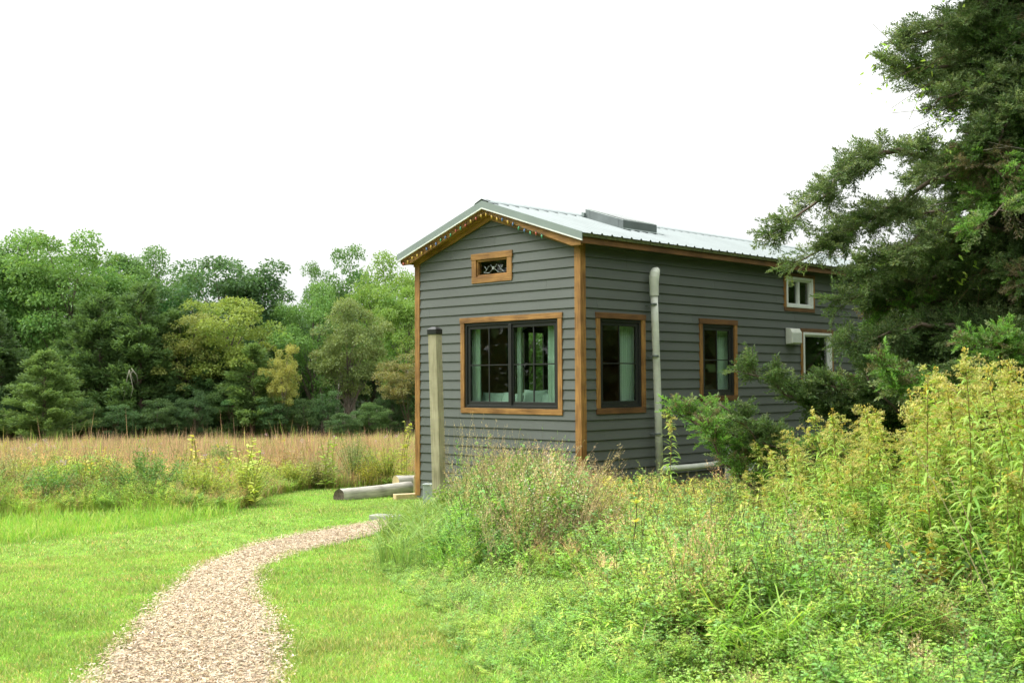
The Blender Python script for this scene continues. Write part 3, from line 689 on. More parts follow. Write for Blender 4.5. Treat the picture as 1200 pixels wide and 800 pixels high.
# clover / broadleaf specks
x, y, D, px = lawn_pts(26000, 4.6, 15); k = ~inpoly(x, y, PATH) & ~inpoly(x, y, FIELD) & ~inpoly(x, y, TALL) & (vnoise(x, y, .45, 12) > .52) & ~((x > -3.7) & (x < .1) & (y > 0))
x, y = x[k], y[k]; n = len(x); blades(b, np.stack([x, y, gz(x, y)+R.uniform(.01, .03, n)], 1), rdir(n, .0, .6), R.uniform(.014, .026, n), R.uniform(.012, .02, n), .2, jit((.16, .34, .07), n), 'leaf', .5)
b.build('lawn_grass', M['grass'], label='short bright green mown grass on both sides of the chip path', cat='grass', kind='stuff')

# mid-height unmown strip before the meadow
b = MB(); x, y, D, px = lawn_pts(150000, 10, 26); k = (inpoly(x, y, MID) | ((dist_poly(x, y, FIELD_EDGE) < .8) & inpoly(x, y, FIELD))); x, y, D = x[k], y[k], D[k]; n = len(x)
hh = .10+.22*vnoise(x, y, .6, 3)+.10*R.rand(n)
col = jit(pick([(.26, .44, .055), (.19, .38, .05), (.36, .44, .12)], n), n, .15)
blades(b, np.stack([x, y, gz(x, y)], 1), np.stack([R.normal(0, .3, n), R.normal(0, .3, n), np.ones(n)], 1), hh, R.uniform(.006, .011, n), R.uniform(.1, .7, n), col, 'grass', 3., tip=np.clip(col*1.2, 0, .8))
b.build('unmown_grass', M['grass'], label='knee-low unmown grass fringe between lawn and meadow', cat='grass', kind='stuff')

# ============================================================ SMALL PLANT PROTOTYPES (height 1)
def stemcurve(H, lean, n=7, wob=.02):
    t = np.linspace(0, 1, n); a = R.uniform(0, 6.28)
    return np.stack([lean*math.cos(a)*t**1.7+wob*np.sin(t*7+a), lean*math.sin(a)*t**1.7+wob*np.cos(t*6+a), H*t], 1)
def on(curve, t):
    s = np.linspace(0, 1, len(curve)); return np.stack([np.interp(t, s, curve[:, i]) for i in range(3)], 1)
def p_leafy(nst=3, lf=.06, lw=.4, cols=((.09, .18, .03),), kind='leaf', dens=26, spread=.12, stem=(.12, .12, .05), drp=.4, up=.5, flowers=None, sidebr=4):
    b = MB(); cols = np.array(cols)
    for s_ in range(nst):
        H = R.uniform(.72, 1.0); c = stemcurve(H, R.uniform(.05, .25)); c[:, :2] += R.normal(0, spread, 2)
        b.tube(c, np.linspace(.0045, .002, len(c)), 3, 0, stem, False)
        curves = [(c, .12, dens)]
        for q in range(sidebr):
            t = R.uniform(.3, .85); p = on(c, np.array([t]))[0]; a = R.uniform(0, 6.28); L_ = R.uniform(.12, .30)*(1.15-t)
            cc = np.stack([p, p+[math.cos(a)*L_*.6, math.sin(a)*L_*.6, L_*.55], p+[math.cos(a)*L_, math.sin(a)*L_, L_*1.2]])
            b.tube(cc, .0018, 3, 0, stem, False); curves.append((cc, .1, dens//2))
        for cv, t0, dn in curves:
            t = R.uniform(t0, 1, dn); P = on(cv, t); a = R.uniform(0, 6.28, dn); col = jit(cols[R.randint(len(cols))], dn)
            sz = lf*R.uniform(.6, 1.1, dn)*(1.15-.5*t)
            blades(b, P, np.stack([np.cos(a), np.sin(a), np.full(dn, up)+R.normal(0, .3, dn)], 1), sz, sz*lw, drp, col, kind, .35)
            if flowers is not None:
                m = flowers[1]; t = R.uniform(.75, 1.02, m); P = on(cv, t)+R.normal(0, .022, (m, 3)); blades(b, P, rdir(m, .2, 1), .016, .014, 0, jit(flowers[0], m, .08), 'leaf', 3.)
    return b.arrays()
def p_wisp(col=(.22, .13, .07), n=6, seed=60):
    b = MB()
    for s_ in range(n):
        H = R.uniform(.7, 1.); c = stemcurve(H, R.uniform(.1, .35)); c[:, :2] += R.normal(0, .05, 2); b.tube(c, np.linspace(.0035, .0012, len(c)), 3, 0, col, False)
        for q in range(7):
            t = R.uniform(.4, .97); p = on(c, np.array([t]))[0]; a = R.uniform(0, 6.28); L_ = R.uniform(.08, .22)
            e = p+[math.cos(a)*L_*.7, math.sin(a)*L_*.7, L_]; b.tube([p, (p+e)/2+[0, 0, -.01], e], .0012, 3, 0, col, False)
            m = seed//7; P = p+(e-p)*R.uniform(.3, 1, (m, 1)); blades(b, P+R.normal(0, .006, (m, 3)), rdir(m), R.uniform(.010, .024, m), .006, 0, jit(np.array(col)*1.5, m, .3), 'leaf', 3.)
    return b.arrays()
def p_tuft(n=46, cols=((.12, .24, .03),), w=.010, arch=.9, splay=.5, tipc=None):
    b = MB(); a = R.uniform(0, 6.28, n); q = R.uniform(.05, splay, n); L_ = R.uniform(.6, 1.15, n)
    P = np.stack([R.normal(0, .05, n), R.normal(0, .05, n), np.zeros(n)], 1); D = np.stack([np.cos(a)*q, np.sin(a)*q, np.ones(n)], 1)
    col = jit(pick(cols, n), n)
    # two linked blades for a smooth arch
    D = nrm(D); blades(b, P, D, L_*.62, R.uniform(.7, 1.2, n)*w, arch*.12, col, 'grass', .4)
    E_ = P+D*(L_*.50)[:, None]+np.array([0, 0, -1])*(L_*.5*arch*.10)[:, None]
    D2 = nrm(D+np.stack([np.cos(a)*.5, np.sin(a)*.5, np.full(n, -.25*arch)], 1)); blades(b, E_, D2, L_*.55, R.uniform(.6, 1., n)*w*.8, arch*.55, col*1.08, 'grass', .4, tip=tipc)
    return b.arrays()
G1 = ((.19, .37, .075), (.23, .42, .075), (.16, .33, .09)); G2 = ((.26, .42, .075), (.34, .44, .09)); YO = ((.42, .44, .10), (.35, .43, .09), (.50, .42, .11))
P_MINT = [p_leafy(3, .075, .45, G1, 'leaf', 26) for _ in range(4)]
P_ASTER = [p_leafy(4, .065, .28, G2+G1, 'leaf', 34, sidebr=6) for _ in range(3)]
P_FLOWER = [p_leafy(3, .06, .26, G1, 'leaf', 22, sidebr=7, flowers=((.62, .62, .56), 4)) for _ in range(3)]
P_YEL = [p_leafy(3, .10, .16, YO, 'lance', 22, up=.7) for _ in range(4)]
P_LANCE = [p_leafy(2, .13, .17, G2, 'lance', 40, up=.5, drp=.6, sidebr=1) for _ in range(4)]
P_WISP = [p_wisp((.25, .21, .12)), p_wisp((.36, .29, .17)), p_wisp((.42, .36, .21), 8)]
P_TUFT = [p_tuft(34, ((.18, .38, .05), (.24, .42, .06)), .017) for _ in range(3)]
P_STRAW = [p_tuft(24, ((.55, .46, .25), (.46, .40, .20)), .005, .5, .5) for _ in range(2)]
def p_low(cols, n=40, lf=.13, w=.55):
    b = MB()
    for s_ in range(4):
        c = stemcurve(R.uniform(.6, 1.), .3); c[:, :2] += R.normal(0, .2, 2); m = n//4; t = R.uniform(.15, 1, m); P = on(c, t); a = R.uniform(0, 6.28, m)
        b.tube(c, .008, 3, 0, (.12, .16, .05), False)
        sz = lf*R.uniform(.6, 1.2, m); blades(b, P, np.stack([np.cos(a), np.sin(a), R.normal(.35, .3, m)], 1), sz, sz*w, .25, jit(cols[R.randint(len(cols))], m), 'leaf', .4)
    return b.arrays()
P_LOW = [p_low(((.24, .46, .10), (.30, .50, .10), (.20, .41, .12))) for _ in range(4)]+[p_low(((.24, .44, .08),), 50, .10, .35) for _ in range(3)]

# ---- low ground cover at the right, stuff
b = MB()
x, y = scatter(WEEDS, 420); px, D, ok = view(x, y, -60, 1290); inT = inpoly(x, y, TALL); k = ok & (D > 4.4) & (D < 16) & (~inT | (R.rand(len(x)) < .35)); x, y, inT = x[k], y[k], inT[k]
de = dist_poly(x, y, WEED_EDGE); h = (.05+.16*np.clip(de/1.2, 0, 1))*(.6+.8*vnoise(x, y, .5, 21)); h = np.where(inT, h*1.4, h)
sp = R.randint(0, len(P_LOW), len(x)); sp = np.where(vnoise(x, y, .8, 22) > .5, sp, sp % 4)
tn = vnoise(x, y, 1.1, 23); tint = np.stack([1.45+.5*tn, 1.35+.2*tn, 1.5+.3*tn], 1)*R.uniform(.85, 1.15, (len(x), 1))
for q, pr in enumerate(P_LOW):
    m = sp == q; stamp(b, pr, np.stack([x, y, gz(x, y)-.01], 1)[m], None, h[m]*.95+.03, h[m], None, tint[m])
x, y = scatter(WEEDS, 1700); px, D, ok = view(x, y, -60, 1290); k = ok & (D > 4.4) & (D < 13) & (vnoise(x, y, .5, 24)+.25*R.rand(len(x)) > .35); x, y = x[k], y[k]; n = len(x); de = dist_poly(x, y, WEED_EDGE)
col = jit(pick([(.33, .50, .12), (.38, .50, .14), (.52, .47, .24), (.28, .46, .18)], n, [.45, .3, .08, .17]), n, .15)
blades(b, np.stack([x, y, gz(x, y)], 1), np.stack([R.normal(0, .4, n), R.normal(0, .4, n), np.ones(n)], 1), R.uniform(.06, .16, n)*(.6+1.*np.clip(de/1.2, 0, 1)), R.uniform(.004, .008, n), R.uniform(.1, .8, n), col, 'grass', 3., tip=np.clip(col*1.15, 0, .8))
b.build('low_weeds', M['leaf'], label='low bright green clover-like ground cover in the right foreground', cat='weeds', kind='stuff')

# ---- tall mixed weeds, stuff
def ycap(px, tab): t = np.array(tab, float); return np.interp(px, t[:, 0], t[:, 1])
TOPS = [(430, 620), (470, 590), (510, 570), (540, 548), (575, 530), (610, 518), (650, 520), (690, 540), (740, 545), (800, 550), (860, 545), (900, 545), (1000, 540), (1290, 540)]
def maxh(px, D, x, y, tab=TOPS): return 1.68-(ycap(px, tab)-(448-.0095*px))/F_PX*D-gz(x, y)
b = MB(); x, y = scatter(TALL, 52); px, D, ok = view(x, y, -60, 1290); de = np.minimum(dist_poly(x, y, WEED_EDGE), 2.5)
k = ok & (D > 6.3) & (D < 20) & ~((px > 905) & (R.rand(len(x)) < .45)); x, y, px, D, de = x[k], y[k], px[k], D[k], de[k]
H = np.clip(maxh(px, D, x, y), .25, 1.25)*R.uniform(.5, 1.1, len(x)); fr = dist_poly(x, y, TALL[2:13]); H *= .62+.38*np.clip(fr/.6, 0, 1)
u = R.rand(len(x)); zz = vnoise(x, y, 1.0, 41)
yel = ((px > 690) & (px < 900) & (D > 11)); brn = (px > 560) & (px < 720) & (D > 9.5)
sp = np.full(len(x), 0)
sp[u < .30] = 1; sp[(u > .30) & (u < .38)] = 2; sp[(u > .38) & (u < .50)] = 3; sp[(u > .5) & (u < .58)] = 4
sp[yel & (u < .62)] = 5; sp[yel & (u > .92)] = 3; sp[brn & (u < .13)] = 3; sp[(px < 545) & (u < .55)] = 4; sp[(px > 900) & (u < .6)] = 6; sp[(u > .95)] = 7; sp[(px > 830) & (u > .80) & (u < .9) & (D < 10)] = 2
fam = [P_MINT, P_ASTER, P_FLOWER, P_WISP, P_TUFT, P_YEL, P_LANCE, P_STRAW]
tint = np.stack([1.1+.45*zz, 1.15+.2*zz, 1.1+.4*zz], 1)*R.uniform(.75, 1.18, (len(x), 1)); pos = np.stack([x, y, gz(x, y)-.02], 1)
for f_, protos in enumerate(fam):
    vi = R.randint(0, len(protos), len(x))
    for q, pr in enumerate(protos):
        m = (sp == f_) & (vi == q); wd = np.clip(H[m], .4, 1.1)*(1. if f_ != 4 else .9)
        stamp(b, pr, pos[m], None, wd, H[m], R.normal(0, .12, (m.sum(), 2)), tint[m])
# thin tall stalks in front of the gable wall
for px0, D_, top in ((534, 13.3, 490), (552, 13.1, 478), (566, 12.6, 492), (572, 13.4, 480), (584, 12.4, 505), (598, 12.9, 500), (612, 12.2, 506), (628, 12.9, 508), (548, 12.8, 505), (545, 12.5, 488), (560, 12.8, 500), (578, 12.2, 478), (590, 12.9, 496), (606, 12.4, 484), (622, 12.6, 500), (633, 12, 482), (641, 12.8, 505), (655, 12.5, 490), (668, 12.9, 510), (530, 13, 515), (600, 13.2, 508), (615, 13, 495), (555, 13.3, 512)):
    xx, yy = spot(px0, D_); h = 1.68-(top-443)/F_PX*D_-float(gz(xx, yy)); g_ = P_WISP+P_ASTER+P_MINT
    stamp(b, g_[R.randint(len(g_))], [(xx, yy, float(gz(xx, yy)))], None, .55, h, R.normal(0, .05, (1, 2)), [[1, 1, 1]])
b.build('tall_weeds', M['leaf'], label='waist-high tangle of mixed green and tan weeds in front of the house', cat='weeds', kind='stuff')

# clumps of half-height weeds in front of the tall ones
b = MB(); x, y = scatter(WEEDS, 75); px, D, ok = view(x, y, -60, 1290); cl = vnoise(x, y, .75, 71); k = ok & (D > 5.2) & (D < 13) & ~inpoly(x, y, GOLD) & (cl > .28); x, y, cl, D = x[k], y[k], cl[k], D[k]
de = dist_poly(x, y, WEED_EDGE); H = (.12+.55*np.clip((de-.15)/1.7, 0, 1))*(.45+1.1*cl)*R.uniform(.7, 1.15, len(x)); fam = P_ASTER+P_MINT+P_LANCE+P_TUFT+P_WISP[1:]+P_STRAW; w_ = np.array([3.]*3+[3.]*4+[1.2]*4+[1.6]*3+[.8]*2+[.8]*2); vi = R.choice(len(fam), len(x), p=w_/w_.sum())
tn = vnoise(x, y, .6, 72); tint = np.stack([1.3+.5*tn, 1.3+.15*tn, 1.35+.3*tn], 1)*R.uniform(.75, 1.15, (len(x), 1))
for q, pr in enumerate(fam):
    m = vi == q; stamp(b, pr, np.stack([x, y, gz(x, y)-.01], 1)[m], None, np.clip(H[m]*1.3, .3, .8), H[m], R.normal(0, .2, (m.sum(), 2)), tint[m])
b.build('mid_weeds', M['leaf'], label='clumps of knee-high green weeds and grasses before the tall tangle', cat='weeds', kind='stuff')
# sprays of small white flowers in the foreground cover
b_keep = b
b = MB(); n = 44; px = R.uniform(800, 990, n); D = R.uniform(7.4, 10.2, n); pos = np.array([[*spot(p, d_), 0] for p, d_ in zip(px, D)]); pos[:, 2] = gz(pos[:, 0], pos[:, 1]); k = inpoly(pos[:, 0], pos[:, 1], WEEDS) & (vnoise(pos[:, 0], pos[:, 1], .6, 61) > .4)
pos = pos[k]; vi = R.randint(0, 3, len(pos))
for q in range(3): stamp(b, P_FLOWER[q], pos[vi == q], None, .6, R.uniform(.34, .6, (vi == q).sum()), R.normal(0, .25, ((vi == q).sum(), 2)))
b.build('white_flower_sprays', M['leaf'], label='loose sprays of tiny white flowers among the foreground weeds', cat='wildflowers', kind='stuff')
# leafy undergrowth filling the goldenrod thicket
b = MB(); x, y = scatter(GOLD, 34); px, D, ok = view(x, y, -20, 1290); k = ok & (D > 6.4); x, y, px, D = x[k], y[k], px[k], D[k]; fr = dist_poly(x, y, GOLD[:6])
GT0 = [(860, 560), (940, 510), (1020, 495), (1075, 488), (1130, 450), (1200, 455), (1290, 455)]
H = np.clip(maxh(px, D, x, y, GT0)*R.uniform(.6, .95, len(x)), .3, 1.6)*(.5+.5*np.clip(fr/.7, 0, 1)); vi = R.randint(0, 4, len(x)); tn = vnoise(x, y, .7, 62)
for q in range(4): m = vi == q; stamp(b, P_LANCE[q], np.stack([x, y, gz(x, y)], 1)[m], None, np.clip(H[m], .7, 1.1), H[m], R.normal(0, .08, (m.sum(), 2)), np.stack([1.05+.3*tn, 1.25+.1*tn, 1.1+.2*tn], 1)[m]*R.uniform(.8, 1.15, (m.sum(), 1)))
b.build('thicket_undergrowth', M['leaf'], label='narrow-leaved green undergrowth filling the goldenrod thicket', cat='weeds', kind='stuff')

# arching bright grass clump left of the weeds
b = MB(); n = 46; px = R.uniform(448, 545, n); D = R.uniform(10.6, 14.2, n)
pos = np.array([[*spot(p, d_), 0] for p, d_ in zip(px, D)]); pos[:, 2] = gz(pos[:, 0], pos[:, 1])
k = ~inpoly(pos[:, 0], pos[:, 1], PATH) & inpoly(pos[:, 0], pos[:, 1], WEEDS); pos = pos[k]; n = len(pos)
for q in range(3): m = np.arange(n) % 3 == q; stamp(b, P_TUFT[q], pos[m], None, R.uniform(.5, .75, m.sum()), None, None, R.uniform(.7, 1.1, (m.sum(), 1))*np.array([[1.1, .9, 1.5]]))
b.build('arching_grass', M['grass'], label='arching bright green long grass beside the end of the path', cat='grass', kind='stuff')

# ============================================================ MEADOW, stuff
b = MB()
for n, lo, hi, ws in ((60000, 15.5, 20, 1.), (90000, 20, 30, 1.5), (110000, 30, 62, 2.6)):
    x, y, D, px = lawn_pts(n, lo, hi); k = inpoly(x, y, FIELD) & (px < 900); x, y, D, px = x[k], y[k], D[k], px[k]; n = len(x)
    e = dist_poly(x, y, FIELD_EDGE); z1 = vnoise(x, y, 1.6, 51); z2 = vnoise(x, y, 4.5, 52); z3 = vnoise(x, y, .5, 53)
    h = (.34+.60*np.clip((e-.3)/2.6, 0, 1))*(.62+.6*z1*(.6+.8*z3))*R.uniform(.6, 1.1, n)*np.where(R.rand(n) < .03, 1.3, 1)*np.where(D > 26, 1.0, 1.04)
    red = np.clip((D-18.)/3, 0, 1)*np.clip(-.1+1.0*z2+.6*z1, 0, 1); g = R.rand(n) > red*.9
    col = np.where(g[:, None], pick([(.33, .44, .09), (.27, .40, .08), (.42, .42, .15)], n), pick([(.33, .18, .11), (.38, .26, .15), (.22, .125, .075), (.48, .38, .22), (.30, .20, .12), (.30, .30, .11), (.26, .30, .09)], n))
    col = jit(col, n, .15); tip = np.where(g[:, None], col*1.15, jit((.42, .29, .20), n, .3))
    cl = R.normal(0, .14, (n, 2)); blades(b, np.stack([x, y, gz(x, y)], 1), np.stack([cl[:, 0], cl[:, 1], np.ones(n)], 1), h, R.uniform(.006, .012, n)*ws, R.uniform(0, .25, n), col, 'grass', 3., tip=tip)
x, y, D, px = lawn_pts(11000, 15.5, 24); k = inpoly(x, y, FIELD) & (px < 560); x, y, D = x[k], y[k], D[k]; n = len(x); e = dist_poly(x, y, FIELD_EDGE)
H = (.42+.42*np.clip(e/1.8, 0, 1))*(.6+.75*vnoise(x, y, .9, 55))*np.where(D > 20.5, .8, 1); zz = vnoise(x, y, 1.2, 56)
fam = P_ASTER+P_MINT+P_LANCE+P_WISP+P_TUFT+P_STRAW; w_ = np.array([3, 3, 3, 2, 2, 2, 2, 1, 1, 1, 1, 2, 2, 1, 1, 3, 3, 3, 1, 1][:len(fam)], float); vi = R.choice(len(fam), n, p=w_/w_.sum())
tint = np.stack([1.35+.5*zz, 1.3+.15*zz, 1.15+.3*zz], 1)*R.uniform(.7, 1.15, (n, 1))
for q, pr in enumerate(fam):
    m = vi == q; stamp(b, pr, np.stack([x, y, gz(x, y)], 1)[m], None, np.clip(H[m], .5, 1.), H[m], R.normal(0, .1, (m.sum(), 2)), tint[m])
x, y, D, px = lawn_pts(2600, 19, 40); k = inpoly(x, y, FIELD) & (px < 560) & (vnoise(x, y, 1.4, 81) > .45); x, y, D = x[k], y[k], D[k]; n = len(x)
fam = P_ASTER+P_WISP+P_STRAW+P_LANCE; vi = R.randint(0, len(fam), n); H = R.uniform(.75, 1.08, n); tt = vnoise(x, y, 2.2, 82)[:, None]; tint = (np.array([[1.1, 1.0, .9]])*(1-tt)+np.array([[1.1, .75, .8]])*tt)*R.uniform(.7, 1.1, (n, 1))
for q, pr in enumerate(fam):
    m = vi == q; stamp(b, pr, np.stack([x, y, gz(x, y)], 1)[m], None, H[m]*.8, H[m], R.normal(0, .1, (m.sum(), 2)), tint[m])
# small mauve and yellow flower heads scattered over it
x, y, D, px = lawn_pts(900, 17, 34); k = inpoly(x, y, FIELD) & (vnoise(x, y, 1.5, 58) > .55); x, y = x[k], y[k]
for xx, yy in zip(x[:140], y[:140]):
    c_ = ((.46, .32, .42), (.50, .42, .05))[R.rand() < .35]; P = np.array([xx, yy, gz(xx, yy)+R.uniform(.75, 1.)])+R.normal(0, .022, (10, 3))
    blades(b, P, rdir(10), .03, .02, 0, jit(c_, 10), 'leaf', 3.)
b.build('meadow_grass', M['leaf'], label='tall rust and green meadow grass stretching back to the woods', cat='grass', kind='stuff')
# ============================================================ GOLDENROD, individual plants
def goldenrod_proto(i):
    H = 1.0; lean = R.uniform(.05, .22); c = stemcurve(H, lean, 9, .01)
    st = MB(); st.tube(c, np.linspace(.0042, .0018, 9), 4, 0, (.20, .15, .05), False)
    lf = MB(); n = 130; t = np.sort(R.uniform(.12, .97, n)); P = on(c, t); a = np.arange(n)*2.4+R.normal(0, .3, n)
    L_ = (.135-.085*np.clip((t-.5)/.5, 0, 1))*R.uniform(.8, 1.15, n)*np.where(t < .25, .7, 1)
    g = np.stack([.22+.14*t+R.normal(0, .03, n), .44+.05*t+R.normal(0, .04, n), np.full(n, .09)], 1)
    yl = R.rand(n) < .07*(t < .4)+.02; g[yl] = jit((.42, .33, .04), yl.sum())
    blades(lf, P, np.stack([np.cos(a), np.sin(a), R.uniform(.3, 1., n)], 1), L_, .0125+.003*R.rand(n), R.uniform(.35, .9, n), np.clip(g, .01, .6), 'lance', .25)
    # side shoots near the top
    pl = MB(); nb = R.randint(7, 11)
    for q in range(nb):
        tt = R.uniform(.80, 1.0); p = on(c, np.array([tt]))[0]; a = R.uniform(0, 6.28); L_ = R.uniform(.04, .095)*(1.9-tt)
        k = np.linspace(0, 1, 6)[:, None]; dr = np.array([math.cos(a), math.sin(a), 0])
        cv = p+dr*L_*k*1.0+np.array([0, 0, 1])*(L_*(1.35*k-1.05*k*k)); st.tube(cv, .0012, 3, 0, (.24, .24, .06), False)
        m = 34; u = R.uniform(.3, 1.02, m); Q = on(cv, u)+np.stack([R.normal(0, .006, m), R.normal(0, .006, m), np.abs(R.normal(0, .009, m))], 1)
        blades(pl, Q, rdir(m, -.1, 1), R.uniform(.008, .015, m), R.uniform(.005, .009, m), 0, jit(((.50, .48, .15), (.44, .46, .14), (.45, .41, .15))[R.randint(3)], m, .16), 'leaf', 3.)
        m = 5; u = R.uniform(.0, .6, m); ang = R.uniform(0, 6.28, m); blades(lf, on(cv, u), np.stack([np.cos(ang), np.sin(ang), np.full(m, .5)], 1), R.uniform(.02, .04, m), .007, .4, jit((.33, .42, .06), m), 'lance', .3)
    m = 30; u = R.uniform(.93, 1.02, m); Q = on(c, u)+R.normal(0, .008, (m, 3)); blades(pl, Q, rdir(m, 0, 1), .012, .008, 0, jit((.48, .41, .07), m, .15), 'leaf', 3.)
    root = empty('goldenrod', (0, 0, 0)); a_ = st.build('stem', M['dry'], root); b_ = lf.build('leaves', M['leaf'], root); c_ = pl.build('flower_plume', M['leaf'], root)
    return root
def copy_tree(o, parent=None):
    c = o.copy(); COL.objects.link(c); c.parent = parent
    for ch in [q for q in bpy.data.objects if q.parent == o]: copy_tree(ch, c)
    return c
def fast_copy(root, kids):
    c = root.copy(); COL.objects.link(c)
    for k in kids: d = k.copy(); COL.objects.link(d); d.parent = c
    return c
GR = [goldenrod_proto(i) for i in range(9)]; GK = [[q for q in bpy.data.objects if q.parent == g] for g in GR]; used = [False]*9
GT = [(860, 540), (880, 515), (905, 500), (940, 486), (985, 468), (1020, 468), (1050, 456), (1075, 458), (1100, 430), (1130, 405), (1160, 412), (1180, 418), (1200, 415), (1290, 415)]
def put_gold(x, y, H, label=None, group='goldenrods of the dense yellow thicket at the right', tilt=None):
    i = R.randint(9)
    o = fast_copy(GR[i], GK[i]) if used[i] else GR[i]; used[i] = True
    w = H**.55*R.uniform(.95, 1.12); o.location = (x, y, float(gz(x, y))-.02); o.scale = (w, w, H*.97)
    ty = tilt if tilt else (R.normal(0, .05), R.normal(0, .05)); o.rotation_euler = (ty[0], ty[1], R.uniform(0, 6.28))
    tag(o, label or 'leafy goldenrod stem with fuzzy dull yellow plume within the thicket', 'goldenrod', group)
    if not label: return o
    if 'group' in o: del o['group']
    return o
x, y = scatter(GOLD, 33); px, D, ok = view(x, y, -20, 1275); k = ok & (D > 6.6); x, y, px, D = x[k], y[k], px[k], D[k]
o_ = np.argsort(D)[:285]; x, y, px, D = x[o_], y[o_], px[o_], D[o_]
H = np.clip((1.68-(ycap(px, GT)-(448-.0095*px))/F_PX*D-gz(x, y))*R.uniform(.62, 1.04, len(x)), .5, 2.1)
fr = dist_poly(x, y, GOLD[:6]); H *= .62+.38*np.clip(fr/.7, 0, 1)
for a, c_, h in zip(x, y, H): put_gold(a, c_, h)
def hero_gold(px, D, top, label, tilt=None):
    xx, yy = spot(px, D); put_gold(xx, yy, 1.68-(top-(448-.0095*px))/F_PX*D-float(gz(xx, yy)), label, tilt=tilt)
hero_gold(777, 12.4, 466, 'lone goldenrod with drooping yellow head in front of the white vent pipe')
hero_gold(1133, 7.6, 396, 'tallest goldenrod, its plume standing against the dark cedar')
hero_gold(1092, 7.9, 426, 'goldenrod leaning left with long narrow leaves below a small hooked plume', tilt=(0, -.16))
hero_gold(990, 9.4, 462, 'goldenrod with brownish plume standing above the left part of the thicket')
hero_gold(930, 9.8, 492, 'short goldenrod at the left tip of the thicket in front of cedar twigs')
hero_gold(1168, 7.3, 404, 'tall goldenrod at the right edge of the picture')

# ---- single plants that stand out
def single(name, arrs, px, D, H, label, cat, wd=1., mt='leaf', group=None, tilt=None, tint=None):
    xx, yy = spot(px, D); b = MB(); stamp(b, arrs, [(0, 0, 0)], [R.uniform(0, 6)], wd, H, None if tilt is None else np.array([tilt]), None if tint is None else [tint])
    o = b.build(name, M[mt], label=label, cat=cat, group=group); o.location = (xx, yy, float(gz(xx, yy))-.02); return o
def sapling(leafcol, stem, tops=.55):
    b = MB(); c = stemcurve(1, .06, 8, .01); b.tube(c, np.linspace(.009, .004, 8), 5, 0, stem, False)
    for t0, m in ((1., 9), (.82, 7), (.66, 5)):
        a = np.arange(m)*2.4; P = on(c, np.full(m, t0)); blades(b, P, np.stack([np.cos(a), np.sin(a), R.uniform(.3, 1.3, m)], 1), R.uniform(.07, .11, m), .026, .2, jit(leafcol, m, .1), 'lance', .3)
    return b.arrays()
single('sapling', sapling((.50, .50, .10), (.10, .07, .04)), 738, 8.6, .78, 'thin dark-stemmed seedling with pale yellow leaf tufts in the foreground weeds', 'seedling', .9)
single('seed_stalk', p_wisp((.12, .075, .05), 1, 160), 716, 7.8, .72, 'bare dark brown seed stalk beside the pale-leaved seedling', 'dead stalk', .6, 'dry')
single('seed_stalk', p_wisp((.10, .065, .045), 1, 200), 868, 10.3, .75, 'dark brown seed stalk standing left of the goldenrod thicket', 'dead stalk', .5, 'dry')
single('weed_plant', p_leafy(1, .15, .26, ((.17, .32, .05),), 'lance', 26, sidebr=0, up=.5), 838, 6.55, .40, 'bright green upright weed with long narrow leaves at the lower edge', 'weed', 1.)
single('thistle_plant', p_leafy(1, .20, .30, ((.15, .30, .06),), 'lance', 22, sidebr=0, up=.35, drp=.25), 918, 7.2, .42, 'broad-leaved light green plant below the white flower sprays', 'weed', 1.)
for i, (px_, D_, H_, t_, lb) in enumerate(((1196, 6.9, 1.5, -.42, 'long bleached straw stem leaning left at the right edge'), (1192, 7.2, 1.3, -.33, 'second bleached straw stem crossing the leaning one'), (1125, 7.4, .9, -.5, 'thin bent straw stem arching through the goldenrod leaves'), (988, 7.4, 1.15, -.35, 'fine dry straw stem in front of the goldenrod at its left half'))):
    b = MB(); t = np.linspace(0, 1, 10); d = -RT[:2]*abs(t_)*H_
    P = np.stack([d[0]*t+0*t, d[1]*t, H_*(t-.10*t**3)], 1); b.tube(P, np.linspace(.0042, .0016, 10), 5, 0, (.52, .44, .26), False)
    q = P[-3:]; m = 16; blades(b, on(q, R.uniform(0, 1, m)), rdir(m, .1, 1), .025, .004, 0, jit((.50, .42, .24), m), 'leaf', 3.)
    xx, yy = spot(px_, D_); o = b.build('straw_stem', M['dry'], label=lb, cat='dry stem'); o.location = (xx, yy, float(gz(xx, yy)))

def bush(name, px, D, H, Wd, label, cols, nb=26, lf=.05, tint=(1, 1, 1), kind='leaf', flw=None, lw=.4):
    xx, yy = spot(px, D); root = empty(name, (xx, yy, float(gz(xx, yy))-.03), 0, label, 'shrub'); st = MB(); b = MB(); cols = np.array(cols)
    for s_ in range(nb):
        a = R.uniform(0, 6.28); L_ = H*R.uniform(.65, 1.05); k = np.linspace(0, 1, 6); o_ = Wd*.5*R.uniform(.1, 1)
        c = np.stack([math.cos(a)*o_*(k*.8+.2*k**2)+R.normal(0, .02), math.sin(a)*o_*(k*.8+.2*k**2), L_*k*(1-.22*(o_/(Wd*.5))**2)], 1); st.tube(c, np.linspace(.009, .003, 6)*(H/1.), 4, 0, (.16, .18, .06), False)
        n = int(130*H); t = R.uniform(.12, 1.02, n); P = on(c, t)+R.normal(0, .055*max(H, .8), (n, 3)); blades(b, P, rdir(n, -.2, 1), lf*R.uniform(.6, 1.2, n), lf*lw, .3, jit(cols[R.randint(len(cols))], n)*np.array(tint), kind, .6)
        if flw: m = 8; P = on(c, R.uniform(.8, 1.03, m))+R.normal(0, .04, (m, 3)); blades(b, P, rdir(m, 0, 1), .03, .025, 0, jit(flw, m), 'leaf', 3.)
    st.build('stems', M['dry'], root); b.build('foliage', M['leaf'], root); return root
